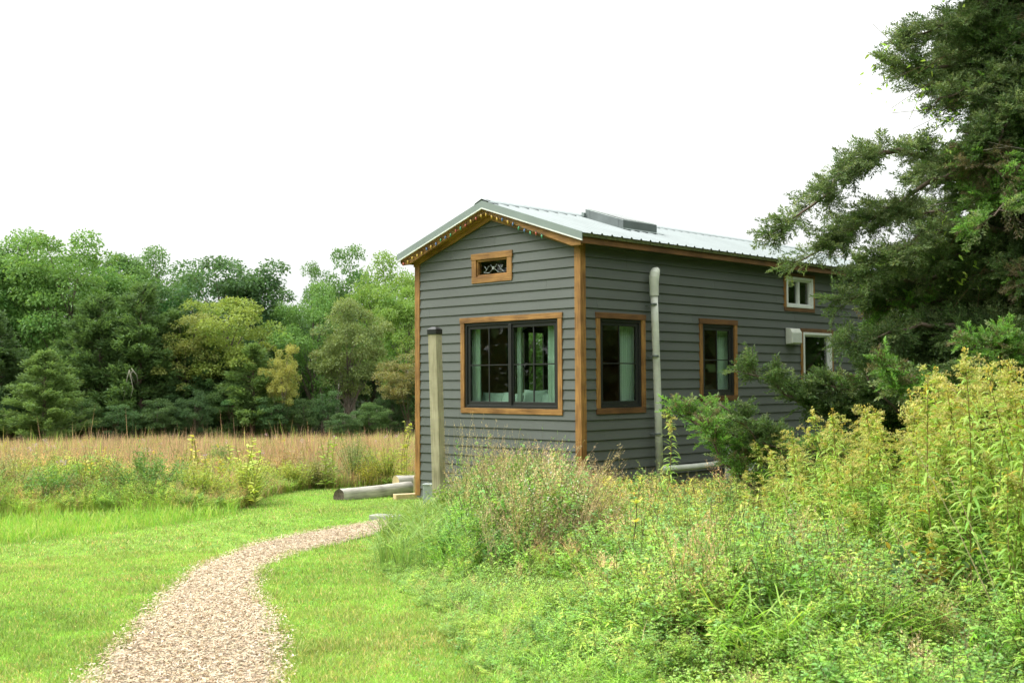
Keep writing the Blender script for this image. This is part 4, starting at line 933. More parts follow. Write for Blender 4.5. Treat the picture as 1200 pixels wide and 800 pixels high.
DG = ((.10, .22, .04), (.14, .28, .045)); YG = ((.30, .40, .06), (.36, .40, .07)); OL = ((.22, .26, .08), (.27, .27, .10))
for px0_, D0_, h_, w_, c_, l_ in ((235, 18.2, .75, 1.2, YG, 'yellow-green rounded bush below the tallest yellow stalked weed'), (130, 18.6, .7, 1.1, YG, 'bright bush left of the dark mounded shrub'), (60, 18.2, .72, 1.1, DG, 'mid-green bush near the left end of the meadow edge'), (290, 18.9, .8, 1., YG, 'pale bush at the right end of the near meadow'), (375, 22.9, .7, 1.2, OL, 'olive bush above the log end'), (345, 22.6, .6, 1., YG, 'yellow-green bush left of the olive one')): bush('shrub', px0_, D0_, h_, w_, l_, c_, 44)
bush('shrub', 172, 18.3, .95, 1.7, 'dark green mounded shrub at the lawn edge of the meadow', DG, 60)
bush('shrub', 20, 18.9, .9, 1.3, 'olive mounded bush at the meadow edge by the left frame', OL, 34)
bush('shrub', 95, 18.2, .6, 1.2, 'brown-green low bush between the two mounded meadow bushes', OL, 26)
bush('shrub', 256, 24.5, .95, .9, 'upright dark green bush in the rusty meadow left of the yellow-green stalks', DG, 30)
bush('shrub', 415, 23.8, 1.05, 1.5, 'large feathery green bush in the meadow behind the log', ((.18, .28, .08), (.23, .29, .09)), 44, .04)
bush('shrub', 455, 23.6, .9, 1.4, 'yellow-green bush in the meadow right beside the house corner', YG, 44, .045)
bush('shrub', 432, 23.2, .62, .9, 'low bush with yellow foliage in front of the feathery one', ((.38, .36, .04), (.30, .31, .04)), 26, .04)
bush('shrub', 333, 23.5, .8, 1.0, 'straw-coloured curly dry bush in the middle of the meadow', ((.42, .33, .17), (.34, .25, .13)), 24, .06)
bush('shrub', 588, 12.6, .85, .8, 'brown twiggy bush before the gable wall below the front window', ((.28, .27, .13), (.24, .30, .11)), 34, .03)
bush('shrub', 645, 11.6, .95, 1., 'leafy green bush before the house corner', ((.17, .31, .06), (.23, .34, .08)), 34, .05)
bush('shrub', 524, 14.6, .62, .55, 'small fresh green bush at the foot of the timber post', ((.20, .32, .05), (.16, .27, .04)), 22, .055)
bush('shrub', 610, 10.3, .5, .9, 'low mid-green bush in the middle of the foreground weeds', ((.12, .28, .06), (.15, .32, .07)), 30, .045)
bush('shrub', 1090, 7.6, .62, .9, 'low dark leafy bush with a few yellow leaves under the goldenrods', ((.075, .15, .04), (.07, .14, .035), (.30, .24, .03)), 26, .10, kind='lance', lw=.26)
bush('shrub', 820, 12.2, .62, 1.5, 'yellowing bush between the side wall and the weeds', ((.42, .42, .10), (.34, .40, .09)), 44, .05)
bush('shrub', 740, 13.0, .60, 1.4, 'yellow-tinged bush below the side window nearest the corner', ((.38, .40, .10), (.28, .36, .08)), 40, .05)
def mullein(px, D, H, label, col=(.50, .60, .12)):
    b = MB()
    for q in range(3):
        c = stemcurve(R.uniform(.8, 1)*H, .08); c[:, :2] += R.normal(0, .1, 2); b.tube(c, .009, 4, 0, (.3, .32, .08), False); n = 34; t = R.uniform(.1, 1.02, n); a = R.uniform(0, 6.28, n)
        blades(b, on(c, t), np.stack([np.cos(a), np.sin(a), R.uniform(.2, .9, n)], 1), (.26-.15*t)*R.uniform(.7, 1.1, n), .04, .3, jit(col, n), 'lance', .3)
    xx, yy = spot(px, D); o = b.build('tall_weed', M['leaf'], label=label, cat='weed'); o.location = (xx, yy, float(gz(xx, yy)))
mullein(228, 19.5, 1.15, 'tallest yellow stalked weed rising in front of the rusty meadow grass', (.50, .50, .12))
mullein(240, 19.2, .9, 'shorter yellow stalked weed just right of the tallest one', (.46, .44, .08))
mullein(296, 18.4, 1.0, 'broad-leaved pale green weed at the right end of the near meadow')
mullein(286, 19.6, 1.1, 'pale green weed behind the broad-leaved one')
mullein(113, 18.6, .85, 'thin yellow weed in the near meadow at the left', (.48, .46, .09))
mullein(389, 22.4, 1.15, 'slender light green weed in the meadow above the log end', (.26, .38, .05))
mullein(472, 23, 1.35, 'tall weed with bright yellow-green tip near the left house corner', (.38, .42, .05))

# ============================================================ FRONT CEDAR
def spray_proto(pal, L=.20):
    b = MB(); c = np.array([[0, 0, 0], [L*.35, .004, .012], [L*.7, -.004, .012], [L, 0, -.004]]); b.tube(c, [.0022, .0018, .0014, .0008], 3, 0, (.12, .12, .045), False)
    n = 17
    for i in range(n):
        t = .12+.88*i/(n-1); p = on(c, np.array([t]))[0]; s_ = 1 if i % 2 else -1; l = L*(.42-.26*t)*R.uniform(.75, 1.2)
        d = np.array([.75, s_*R.uniform(.5, .9), R.uniform(-.1, .5)]); d /= np.linalg.norm(d); q = p+d*l
        m = 5; u = np.linspace(.15, .95, m)[:, None]; P = p+(q-p)*u; dd = nrm(d+R.normal(0, .45, (m, 3))); blades(b, P, dd, R.uniform(.022, .042, m), .0095, .1, jit(pal[R.randint(len(pal))], m, .2), 'leaf', 2.)
    return b.arrays()
CP = [((.065, .12, .030), (.085, .15, .035)), ((.11, .17, .055), (.15, .21, .08)), ((.25, .32, .14), (.18, .26, .09)), ((.12, .27, .045), (.16, .31, .05)), ((.15, .125, .065), (.10, .13, .04))]
SPR = [spray_proto(CP[i]) for i in (0, 0, 1, 1, 2, 3, 3, 4)]
def oriented(mb, proto, pos, D, sc_, tint):
    V, C, G = proto; n = len(pos); D = nrm(D); Z = np.array([0, 0, 1.])+R.normal(0, .35, (n, 3)); Yv = nrm(np.cross(Z, D)); Zv = np.cross(D, Yv)
    W = (V[None, :, 0, None]*D[:, None]+V[None, :, 1, None]*Yv[:, None]+V[None, :, 2, None]*Zv[:, None])*sc_[:, None, None]+pos[:, None]
    base = mb.n; mb.V.append(W.reshape(-1, 3)); mb.C.append((C[None]*tint[:, None]).reshape(-1, 3)); mb.n += n*len(V); off = (np.arange(n)*len(V))[:, None, None]
    for (k, m), f in G.items(): mb.F.append(((f[None]+off).reshape(-1, k)+base, m))
TR = np.array([*spot(1214, 13.0), 0.]); TR[2] = float(gz(TR[0], TR[1])); L3 = np.array([*LEFT, 0.]); T3 = np.array([*TOCAM, 0.])
def amax(z): return np.interp(z, [0, .4, 1., 2., 2.7, 3.3, 4.0, 4.6, 5.1, 5.8, 7., 8.6], [3.0, 3.0, 2.6, 2.0, 1.85, 1.85, 1.5, 1.05, 1.2, .95, .7, .1])
cedar = empty('cedar_tree', TR, 0, 'big dark cedar tree at the right whose branches reach across the side wall', 'tree')
tk = MB(); fo = MB(); bare = MB()
tp = np.array([[0, 0, -.2], [.03, .02, 1], [-.03, .05, 2.5], [.04, .0, 4.5], [0, .04, 6.6], [.02, 0, 8.6]]); zt = np.linspace(-.2, 8.6, 26); tp = np.stack([np.interp(zt, tp[:, 2], tp[:, i]) for i in range(3)], 1); tp[:, 2] = zt
tk.tube(tp, np.interp(zt, [-.2, .3, 4, 8.6], [.24, .18, .12, .015]), 12)
PAT = {'pos': [], 'dir': [], 'tone': []}
def limb(pts, r0, dens, sp_r, tone, tipup=0.):
    """a limb (tube) with side twigs carrying sprays; pts local to the trunk base"""
    P = np.array(pts, float); t = np.linspace(0, 1, len(P)); tt = np.linspace(0, 1, 14); C_ = np.stack([np.interp(tt, t, P[:, i]) for i in range(3)], 1)
    C_[1:-1] = (C_[:-2]+C_[1:-1]*2+C_[2:])/4; C_[1:] += R.normal(0, .018, (13, 3)); L_ = np.sum(np.linalg.norm(np.diff(C_, axis=0), axis=1)); tk.tube(C_, np.linspace(r0, .007, 14), 6)
    nt = int(max(L_, .5)*11*dens); ts = R.uniform(.16, 1, nt)
    for u in ts:
        p = on(C_, np.array([u]))[0]; q = on(C_, np.array([min(u+.05, 1)]))[0]; ax = q-p if u < .95 else C_[-1]-C_[-2]; ax = ax/(np.linalg.norm(ax)+1e-9)
        side = np.cross(ax, [0, 0, 1]); side /= np.linalg.norm(side)+1e-9; s_ = R.choice([-1, 1])
        d = ax*R.uniform(.3, .9)+side*s_*R.uniform(.3, 1)+np.array([0, 0, R.uniform(-.45, .45)+tipup]); d /= np.linalg.norm(d); l = sp_r*.85*R.uniform(.35, 1.25)*(1.15-.6*u)
        k = np.linspace(0, 1, 5)[:, None]; cv = p+d*l*k+np.array([0, 0, -1])*l*.28*k*k+np.array([0, 0, tipup*.4])*l*k**3
        tk.tube(cv, np.linspace(.0055, .002, 5), 3, 0, (1, 1, 1), False)
        m = int(5+l*38); v = R.uniform(.2, 1.05, m); X_ = on(cv, np.clip(v, 0, 1)); dd = d*.8+R.normal(0, .55, (m, 3))+np.array([0, 0, .05+tipup*.5])
        PAT['pos'].append(X_); PAT['dir'].append(dd); PAT['tone'].append(np.full(m, tone)+R.normal(0, .5, m))
def LT(a, b_, z): return L3*a+T3*b_+np.array([0, 0, z])
# drawn limbs on the left side
limb([LT(0, 0, 3.75), LT(.6, .25, 4.0), LT(1.05, .35, 3.98), LT(1.7, .45, 4.10), LT(2.1, .5, 3.85), LT(2.45, .5, 3.5), LT(2.8, .5, 3.28)], .050, 1.25, .42, 1)
limb([LT(.9, .3, 3.9), LT(1.4, .2, 3.6), LT(1.9, .2, 3.35), LT(2.45, .2, 3.0)], .03, 1.5, .40, 1)
limb([LT(0, .1, 3.2), LT(.8, .4, 3.35), LT(1.3, .5, 3.2), LT(1.7, .6, 3.0), LT(2.0, .6, 2.85)], .045, 1.2, .35, 1)
limb([LT(0, 0, 2.6), LT(.8, -.2, 2.85), LT(1.4, -.3, 2.8), LT(1.85, -.3, 2.6)], .045, 1.3, .38, 0)
limb([LT(0, .1, 2.1), LT(.9, .5, 2.3), LT(1.5, .6, 2.3), LT(2.1, .6, 2.1)], .045, 1.4, .38, 0)
limb([LT(0, .1, 1.7), LT(.9, .2, 1.7), LT(1.7, .3, 1.6), LT(2.3, .4, 1.72)], .045, 1.5, .42, 0)
limb([LT(0, 0, 4.9), LT(.6, .2, 5.0), LT(1.1, .3, 4.95), LT(1.6, .4, 4.93)], .035, 1.4, .34, 1)
limb([LT(0, 0, 5.2), LT(.5, .2, 5.45), LT(.95, .3, 5.4), LT(1.42, .3, 5.25)], .03, 1.3, .30, 1)
limb([LT(0, 0, 4.6), LT(.4, .3, 4.8), LT(.85, .5, 4.7), LT(1.2, .5, 4.55)], .03, 1.4, .30, 1)
limb([LT(0, 0, 6.0), LT(.6, .3, 6.3), LT(1.1, .4, 6.05), LT(1.35, .4, 5.88)], .03, 1., .22, 1)
for q in range(8):
    a_ = R.uniform(1.5, 3.2); z_ = R.uniform(.35, 1.2)+.25*(3.3-a_); bb = R.uniform(-.1, 1.1); e_ = R.uniform(.35, .8)
    limb([LT(a_-.7, bb*.6, z_-.25), LT(a_-.3, bb*.8, z_-.15), LT(a_, bb, z_), LT(a_+e_*.5, bb+.1, z_+R.uniform(.1, .45))], .014, .9, .26, R.choice([0, 3, 3, 3, 1]), .4)
# low limbs rising at their tips in front of the side wall
limb([LT(0, .1, .75), LT(1.0, .3, .62), LT(1.8, .4, .50), LT(2.6, .5, .70), LT(3.3, .5, 1.15), LT(3.92, .5, 1.50)], .04, .95, .34, 3, .5)
limb([LT(1.6, .4, .52), LT(2.3, .7, .45), LT(2.9, .8, .55), LT(3.3, .8, .85), LT(3.55, .8, 1.2)], .035, .85, .30, 3.2, .5)
limb([LT(0, .1, 1.1), LT(1.0, .1, 1.2), LT(2.0, .2, 1.3), LT(2.7, .2, 1.62), LT(3.0, .3, 1.85)], .04, 1.1, .36, 0, .5)
limb([LT(1.2, .3, .6), LT(2.2, .2, .85), LT(2.9, .2, 1.05), LT(3.4, .2, 1.35)], .035, .85, .30, 3, .5)
limb([LT(0, .1, .5), LT(1., .5, .4), LT(2.0, .9, .25), LT(2.7, 1., .45)], .05, 1.0, .35, 3, .5)
limb([LT(0, .1, 1.4), LT(.7, .8, 1.5), LT(1.4, 1.2, 1.5), LT(2., 1.3, 1.75)], .045, 1.6, .45, 3, .4)
limb([LT(0, .1, 1.5), LT(.4, 1., 1.7), LT(.9, 1.6, 1.75), LT(1.2, 1.8, 2.05)], .045, 1.6, .45, 3, .4)
for z0 in np.concatenate([np.linspace(.45, 8.3, 84), np.linspace(.8, 6.5, 56)]):
    az = R.uniform(0, 6.283); ca = math.cos(az)        # 0 = towards the picture's left
    ln = amax(z0)*R.uniform(.66, 1.0)*(1. if ca < .3 else .9)
    if z0 < 1.3 and math.sin(az) > .3: ln *= .6
    d = L3*ca+T3*math.sin(az); up = R.uniform(.05, .3); dz = R.uniform(-.30, .10)*ln
    limb([np.array([0, 0, z0]), d*ln*.35+np.array([0, 0, z0+up*ln*.35]), d*ln*.7+np.array([0, 0, z0+up*ln*.4+dz*.3]), d*ln+np.array([0, 0, z0+dz+up*ln*.3])], .02+.012*ln, 1.0, .45, R.choice([0, 0, 1, 1, 2, 3, 4], p=[.2, .15, .2, .15, .12, .12, .06]), R.uniform(0, .25))
for z0 in np.linspace(.6, 8., 60):
    az = R.uniform(0, 6.283); d = L3*math.cos(az)+T3*math.sin(az); ln = amax(z0)*R.uniform(.35, .6)
    limb([np.array([0, 0, z0]), d*ln*.5+np.array([0, 0, z0+.1]), d*ln+np.array([0, 0, z0+R.uniform(-.2, .2)])], .02, 1.5, .5, R.choice([0, 0, 1, 4]), .1)
p_, d_, t_ = np.concatenate(PAT['pos']), np.concatenate(PAT['dir']), np.concatenate(PAT['tone'])
toneid = np.clip(np.round(t_), 0, 4).astype(int); mapi = {0: (0, 1), 1: (2, 3), 2: (4, 4), 3: (5, 6), 4: (7, 7)}
for tn, ids in mapi.items():
    m = np.where(toneid == tn)[0]; h_ = R.rand(len(m)) < .5
    for w_, ii in ((h_, ids[0]), (~h_, ids[1])):
        mm = m[w_]; oriented(fo, SPR[ii], p_[mm], d_[mm], R.uniform(.6, 1.15, len(mm)), R.uniform(.75, 1.25, (len(mm), 1))*np.ones((1, 3)))
print('cedar sprays', len(p_))
tk.build('trunk', M['cedar_bark'], cedar, smooth=True); fo.build('crown', M['leaf'], cedar)
# dead grey twigs
for q in range(60):
    z0 = R.uniform(.8, 5.2); az = R.uniform(-.2, 2.2); ln = amax(z0)*R.uniform(.3, .62); d = L3*math.cos(az)+T3*math.sin(az); p = d*ln+np.array([0, 0, z0])
    e = rdir(1)[0]*R.uniform(.2, .5); e[2] = -abs(e[2])*.6; md = p+e*.5+R.normal(0, .03, 3); bare = MB(); bare.tube([p, md, p+e], [.006, .005, .002], 4, 0, (1, 1, 1), False)
    bare.tube([md, md+e*.4+R.normal(0, .08, 3)], [.004, .0015], 3, 0, (1, 1, 1), False); bare.build('dead_twig', M['grey_twig'], cedar)
# climbing vine with broader leaves
vn = MB()
for a0, z0, n in ((1.72, 4.95, 26), (1.5, 4.6, 20), (1.1, 4.5, 20), (1.2, 4.25, 16), (1.0, 4.1, 18), (1.15, 4.4, 12), (1.0, 5.6, 8), (1.15, 3.2, 40), (.95, 2.75, 20), (1.3, 4.9, 10)):
    P = np.stack([LT(a0, .55, z0)]*n)+R.normal(0, .11, (n, 3)); blades(vn, P, rdir(n, -1, .1), R.uniform(.045, .07, n), R.uniform(.020, .030, n), .15, jit((.30, .46, .07), n), 'lance', 1.)
    for q in range(3): e = LT(a0, .55, z0)+R.normal(0, .16, 3); vn.tube([LT(a0-.5, .4, z0+.2), (LT(a0-.2, .5, z0+.1)), e], .003, 3, 0, (.2, .15, .08), False)
o = vn.build('climbing_vine', M['leaf'], label='vine with broad light green leaves climbing through the front cedar', cat='vine'); o.location = TR

# ============================================================ BACKGROUND TREES
def decid(seed, H, Wd, ncl, nl, ls, base=.22, rag=.2):
    global R; nl = int(nl*1.65); ls = ls*1.12
    keep = R; R = np.random.RandomState(seed); tr = MB(); cr = MB()
    t = np.linspace(0, 1, 10); tx = np.cumsum(R.normal(0, .06, 10)); ty = np.cumsum(R.normal(0, .06, 10)); tc = np.stack([tx-tx[0], ty-ty[0], t*H*.86-.3], 1)
    tr.tube(tc, np.linspace(.17, .03, 10)*(H/11), 8); cz = H*(base+(1-base)*.52); rz = H*(1-base)*.48
    cen = []
    for i in range(ncl):
        d = rdir(1)[0]; f = R.uniform(.25, 1)**.45; k = 1+R.normal(0, rag*.5); w = np.sqrt(max(0, 1-(d[2]*f)**2*.25))
        p = np.array([d[0]*Wd/2*f*k, d[1]*Wd/2*f*k, cz+d[2]*rz*f*(1+R.normal(0, rag*.35))]); cen.append(p)
        rc = R.uniform(.55, 1.05)*(Wd/6)**.5*(1-.25*f)+.15
        m = int(nl*R.uniform(.7, 1.3)); dd = rdir(m, -.55, 1); rr = rc*R.uniform(.45, 1.08, (m, 1)); P = p+dd*rr*np.array([1, 1, .72])
        lt = R.uniform(.8, 1.2)*np.array([1, 1, 1])+np.array([.1, 0, -.02])*R.normal(0, 1)
        blades(cr, P, dd*.6+R.normal(0, .5, (m, 3))+np.array([0, 0, -.12]), ls*R.uniform(.7, 1.3, m), ls*.62, .2, jit(lt, m, .14), 'leaf', .9)
        if i % 3 == 0:
            q = on(tc, np.array([np.clip((p[2]-H*.25)/(H*.9), .12, .95)]))[0]; mid = (p+q)/2+np.array([0, 0, -.25]); tr.tube([q, mid, p], [.055, .035, .012], 5, 0, (1, 1, 1), False)
    a, c = tr.build('trunk', M['bark'], None, smooth=True), cr.build('crown', M['leaf'], None); R = keep
    return a, c
def cedarbg(seed, H, Wd, nl):
    global R
    keep = R; R = np.random.RandomState(seed); tr = MB(); cr = MB(); tr.tube([(0, 0, -.3), (.05, 0, H*.5), (0, 0, H*.97)], [.13*H/6, .07*H/6, .01], 7)
    for i in range(nl):
        z = H*R.uniform(.10, 1)**.85; w = Wd/2*np.clip((1.04-z/H), .04, 1)**.72*R.uniform(.7, 1.15)*(1 if z > H*.18 else .8); a = R.uniform(0, 6.28); L_ = w
        e = np.array([math.cos(a)*L_, math.sin(a)*L_, z+L_*R.uniform(.0, .38)]); s_ = np.array([0, 0, z-.1]); tr.tube([s_, (s_+e)/2+[0, 0, .05], e], [.022, .014, .004], 3, 0, (1, 1, 1), False)
        m = int(70+150*w); u = R.uniform(.25, 1.03, (m, 1)); P = s_+(e-s_)*u+R.normal(0, .12, (m, 3))*(1.1-.5*u); dd = (e-s_)/(np.linalg.norm(e-s_)+.01)+R.normal(0, .5, (m, 3))+np.array([0, 0, .25])
        lt = R.uniform(.75, 1.25); blades(cr, P, dd, R.uniform(.12, .24, m), R.uniform(.035, .065, m), .1, jit((lt, lt, lt), m, .15), 'leaf', 2.)
    a, c = tr.build('trunk', M['cedar_bark'], None), cr.build('crown', M['leaf'], None); R = keep
    return a, c
DP = [decid(1, 11.5, 7, 95, 170, .17), decid(2, 11.5, 6, 80, 170, .16, .3, .35), decid(3, 11.5, 7.5, 110, 170, .17, .15), decid(4, 11.5, 5.5, 60, 120, .17, .35, .45), decid(5, 11.5, 8, 100, 160, .16, .25, .3)]
CB = [cedarbg(11, 6, 5, 120), cedarbg(12, 6, 4.2, 110), cedarbg(13, 6, 5.5, 130)]
PROTO = {'d': DP, 'c': CB}; usedp = set()
def tree(name, fam, idx, px, D, top, wpx, col, label, rz=None, hbase=11.5, wbase=None, cat='tree'):
    xx, yy = spot(px, D); z = float(gz(xx, yy)); H = 1.68+((448-.0095*px)-top)/F_PX*D-z
    tr_, cr_ = PROTO[fam][idx]; h0, w0 = (11.5, (7, 6, 7.5, 5.5, 8)[idx]) if fam == 'd' else (6, (5, 4.2, 5.5)[idx])
    if (fam, idx) in usedp: tr_, cr_ = tr_.copy(), cr_.copy(); COL.objects.link(tr_); COL.objects.link(cr_)
    usedp.add((fam, idx)); root = empty(name, (xx, yy, z-.1), R.uniform(0, 6.28) if rz is None else rz, label, cat)
    s_ = wpx/F_PX*D/w0; root.scale = (s_, s_, H/h0*1.0); tr_.parent = root; cr_.parent = root
    cr_.color = (*col, 1); return root
MG = (.12, .245, .055); MG2 = (.16, .31, .065); DKG = (.085, .18, .055); YLG = (.25, .34, .06); OLV = (.20, .27, .08); BRG = (.20, .34, .06); OY = (.52, .38, .09); CG = (.10, .19, .045); CG2 = (.16, .27, .07); CG3 = (.08, .155, .04)
T = [('d', 0, -60, 70, 290, 150, MG, 'maple cut by the left frame edge at the back of the woods'),
 ('d', 2, 22, 70, 284, 130, MG2, 'tall mid-green maple at the far left of the treeline'),
 ('d', 0, 84, 68, 283, 125, MG2, 'tallest mid-green maple left of the first dip in the treeline'),
 ('d', 1, 132, 72, 303, 95, MG, 'green maple sloping down to the first dip in the treeline'),
 ('d', 4, 192, 76, 305, 110, MG, 'feathery green tree just right of the first dip'),
 ('d', 2, 258, 72, 303, 150, DKG, 'dark green round-topped oak in the middle of the treeline'),
 ('d', 0, 306, 76, 350, 90, DKG, 'dark oak shoulder stepping down to the sky gap'),
 ('d', 1, 262, 61, 348, 105, YLG, 'yellow-green tree standing in front of the dark oak'),
 ('d', 3, 218, 60, 372, 70, (.25, .30, .07), 'thin yellowing tree left of the yellow-green one'),
 ('d', 3, 331, 57, 404, 34, (.36, .38, .09), 'small orange-yellow autumn tree beside the dark gap'),
 ('d', 4, 365, 70, 338, 95, MG2, 'rounded green tree right of the sky gap'),
 ('d', 3, 405, 78, 294, 62, MG, 'slender see-through tree rising above its neighbours'),
 ('d', 3, 378, 79, 312, 44, MG, 'narrow see-through tree left of the slender tall one'),
 ('d', 1, 410, 60, 346, 72, OLV, 'olive tree with visible pale trunk in the dark gap'),
 ('d', 4, 458, 73, 303, 100, BRG, 'bright green tree with high crown beside the house'),
 ('d', 2, 482, 66, 330, 90, BRG, 'lighter green tree directly left of the house eave'),
 ('d', 3, 478, 57, 408, 62, (.21, .21, .06), 'small yellowish tree half hidden behind the house corner'),
 ('d', 0, 545, 72, 320, 120, MG, 'tree behind the house seen through its windows on the left'),
 ('d', 2, 615, 74, 330, 130, MG2, 'tree wholly behind the tiny house'),
 ('d', 2, 330, 84, 362, 120, DKG, 'dark tree deep in the woods closing the sky gap'),
 ('d', 0, 440, 84, 352, 130, DKG, 'dark tree deep in the woods behind the olive one'),
 ('d', 4, 160, 84, 335, 130, DKG, 'dark tree deep in the woods behind the cedars'),
 ('d', 0, 60, 84, 330, 150, DKG, 'dark tree deep in the woods at the left'),
 ('d', 1, 1045, 46, 300, 130, BRG, 'bright green tree beyond the house glimpsed through the front cedar'),
 ('d', 2, 1150, 42, 300, 190, MG, 'green tree beyond the house behind the front cedar'),
 ('d', 0, 1260, 40, 250, 200, MG, 'green tree at the right beyond the front cedar'),
 ('c', 0, 54, 56, 412, 118, CG2, 'small pale cedar standing alone at the meadow edge'),
 ('c', 1, -5, 59, 372, 110, CG3, 'dark cedar at the left frame edge'),
 ('c', 2, 118, 61, 352, 150, CG, 'broad cedar with grey dead branches near its trunk'),
 ('c', 1, 165, 60, 338, 130, CG, 'tall brownish green cedar in the left woods'),
 ('c', 0, 205, 61, 365, 120, CG, 'cedar right of the broad one with dead branches'),
 ('c', 2, 243, 60, 400, 120, DKG, 'bluish dark cedar below the yellow-green tree'),
 ('c', 1, 296, 58, 402, 105, CG2, 'light green cedar below the yellow-green tree'),
 ('c', 0, 330, 59, 445, 75, CG, 'low cedar beside the orange-yellow tree'),
 ('c', 2, 90, 63, 395, 130, CG3, 'dark cedar behind the small pale one'),
]
for t in T: tree('cedar_tree' if t[0] == 'c' else 'deciduous_tree', t[0], t[1], t[2], t[3], t[4], t[5]*1.1, t[6], t[7])
# pale dead branches on the broad cedar, bare birch-like trunks in the gap
xx, yy = spot(152, 57.5); o = empty('dead_branch', (xx, yy, float(gz(xx, yy))), 0, 'bleached dead branch hanging in front of the broad cedar', 'dead branch')
b = MB()
P0 = np.array([0, 0, 4.0])
for q in range(4):
    d = L3*R.uniform(-1.2, .9)+np.array([0, 0, -R.uniform(.4, 1.6)]); b.tube([P0+R.normal(0, .1, 3), P0+d*.5+R.normal(0, .12, 3), P0+d+R.normal(0, .15, 3)], [.022, .014, .005], 5)
b.build('limbs', simple('bleached_wood', (.22, .21, .16), .9), o, smooth=True)
pale = simple('pale_trunk', (.22, .21, .16), .9, noise=.3, nscale=3)
for px0, D_, w, top, lean, lb in ((388, 61, .08, 432, -.16, 'leaning pale bare trunk left of a twin in the dark gap'), (394, 61.5, .08, 426, -.06, 'nearly upright pale bare trunk right of its leaning twin'), (413, 60.2, .12, 425, .02, 'thickest pale trunk in the dark gap under the olive crown'), (417, 60.6, .08, 425, .05, 'thin pale trunk touching the thickest one')):
    xx, yy = spot(px0, D_); z = float(gz(xx, yy)); H = 1.68+(444-top)/F_PX*D_-z; b = MB(); t = np.linspace(0, 1, 8)
    P = np.stack([LEFT[0]*-lean*H*-t*.9+R.normal(0, .02, 8), LEFT[1]*lean*H*t*.9, t*H], 1); P[:, 0] = LEFT[0]*(-lean)*-1*H*t*.9
    b.tube(P, np.linspace(w, w*.6, 8), 8); rt = empty('bare_tree', (xx, yy, z), 0, lb, 'tree'); b.build('trunk', pale, rt, smooth=True)
    b = MB()
    for q in range(7): p = on(P, np.array([R.uniform(.5, .98)]))[0]; e = p+rdir(1, .2, .8)[0]*R.uniform(.5, 1.3); b.tube([p, (p+e)/2+[0, 0, -.05], e], [.03, .02, .008], 4)
    b.build('branches', pale, rt)
# understory bushes at the foot of the woods
UB = [(356, 57, 462, 40), (381, 58, 455, 38), (434, 56, 466, 42), (460, 58, 450, 44), (404, 55, 478, 40), (318, 57, 462, 40), (270, 58, 445, 50), (228, 57, 456, 46), (185, 57, 462, 44), (140, 57, 470, 44), (96, 58, 462, 46), (14, 58, 452, 50), (-40, 58, 450, 60), (500, 57, 440, 60), (560, 57, 430, 70)]
UBL = ['below the orange-yellow tree', 'under the leaning pale trunks', 'right of the thickest pale trunk', 'left of the small yellowish tree', 'lowest, in front of the dark gap', 'below the low cedar', 'under the bluish dark cedar', 'under the thin yellowing tree', 'at the foot of the tall brownish cedar', 'at the foot of the broad cedar', 'right of the small pale cedar', 'left of the small pale cedar', 'cut by the left frame edge', 'behind the left house corner', 'behind the house']
for i, (u, l) in enumerate(zip(UB, UBL)): tree('bush', 'd', (1, 3, 1, 4)[i % 4], u[0], u[1], u[2], u[3], (CG3, DKG, CG, (.06, .13, .035))[i % 4], 'low green undergrowth bush '+l, cat='bush')
# deep woods, stuff
b = MB(); n = 60000; px = R.uniform(-250, 760, n); D = R.uniform(88, 108, n); h = fw[None, :2]+RT[None, :2]*((px-600)/F_PX)[:, None]; h /= np.hypot(h[:, 0], h[:, 1])[:, None]
x, y = CAM[0]+h[:, 0]*D, CAM[1]+h[:, 1]*D; ht = 6.3+2.2*vnoise(px, D*0, 40, 77); z = gz(x, y)+ht*R.uniform(0, 1, n)
blades(b, np.stack([x, y, z], 1), rdir(n), R.uniform(.35, .6, n), .32, .1, jit((.045, .085, .025), n, .25), 'leaf', 2.)
b.build('far_woods', M['leaf'], label='dark mass of far woods behind the treeline trees', cat='woods', kind='stuff')
# unseen trees added beyond the right frame edge to shade the side wall
for px0, D_, H_, w_, fam, idx, cl, lb in ((1420, 14.5, 9, 6, 'd', 0, MG, 'unseen tree added beyond the right frame edge nearest the camera'), (1620, 20, 10, 7, 'd', 2, DKG, 'unseen dark tree added beyond the right frame edge behind the cedar'), (1500, 27, 10, 7, 'd', 4, MG, 'unseen tree added farthest back beyond the right frame edge')):
    xx, yy = spot(px0, D_) if px0 > 1450 else CAM[:2]+np.array([7.5, 12.])
    z = float(gz(xx, yy)); t0, c0 = [q.copy() for q in PROTO[fam][idx]]; COL.objects.link(t0); COL.objects.link(c0); rt = empty('deciduous_tree', (xx, yy, z-.1), R.uniform(0, 6), lb, 'tree')
    rt.scale = (w_/7, w_/7, H_/11.5); t0.parent = rt; c0.parent = rt; c0.color = (*cl, 1)

# unseen woods added behind and right to darken reflections and the side wall, stuff
b = MB()
for n, a0, a1, r0, r1, hh in ((70000, -2.9, .55, 26, 34, 11), (60000, -.7, 1.55, 16, 25, 12.5)):
    a = R.uniform(a0, a1, n); D = R.uniform(r0, r1, n); cx_, cy_ = (4, -6)
    x, y = cx_+np.cos(a)*D, cy_+np.sin(a)*D; z = gz(x, y)+hh*(.75+.5*vnoise(a*14, a*0, 1., 88))*R.uniform(0, 1, n)**.9
    px, Dv, ok = view(x, y, -40, 1240); k = ~(ok); blades(b, np.stack([x, y, z], 1)[k], rdir(k.sum()), R.uniform(.4, .75, k.sum()), .42, .1, jit((.08, .15, .04), k.sum(), .25), 'leaf', 2.)
b.build('unseen_woods', M['leaf'], label='unseen woods added behind and to the right of the viewer to darken window reflections and side wall', cat='woods', kind='stuff')

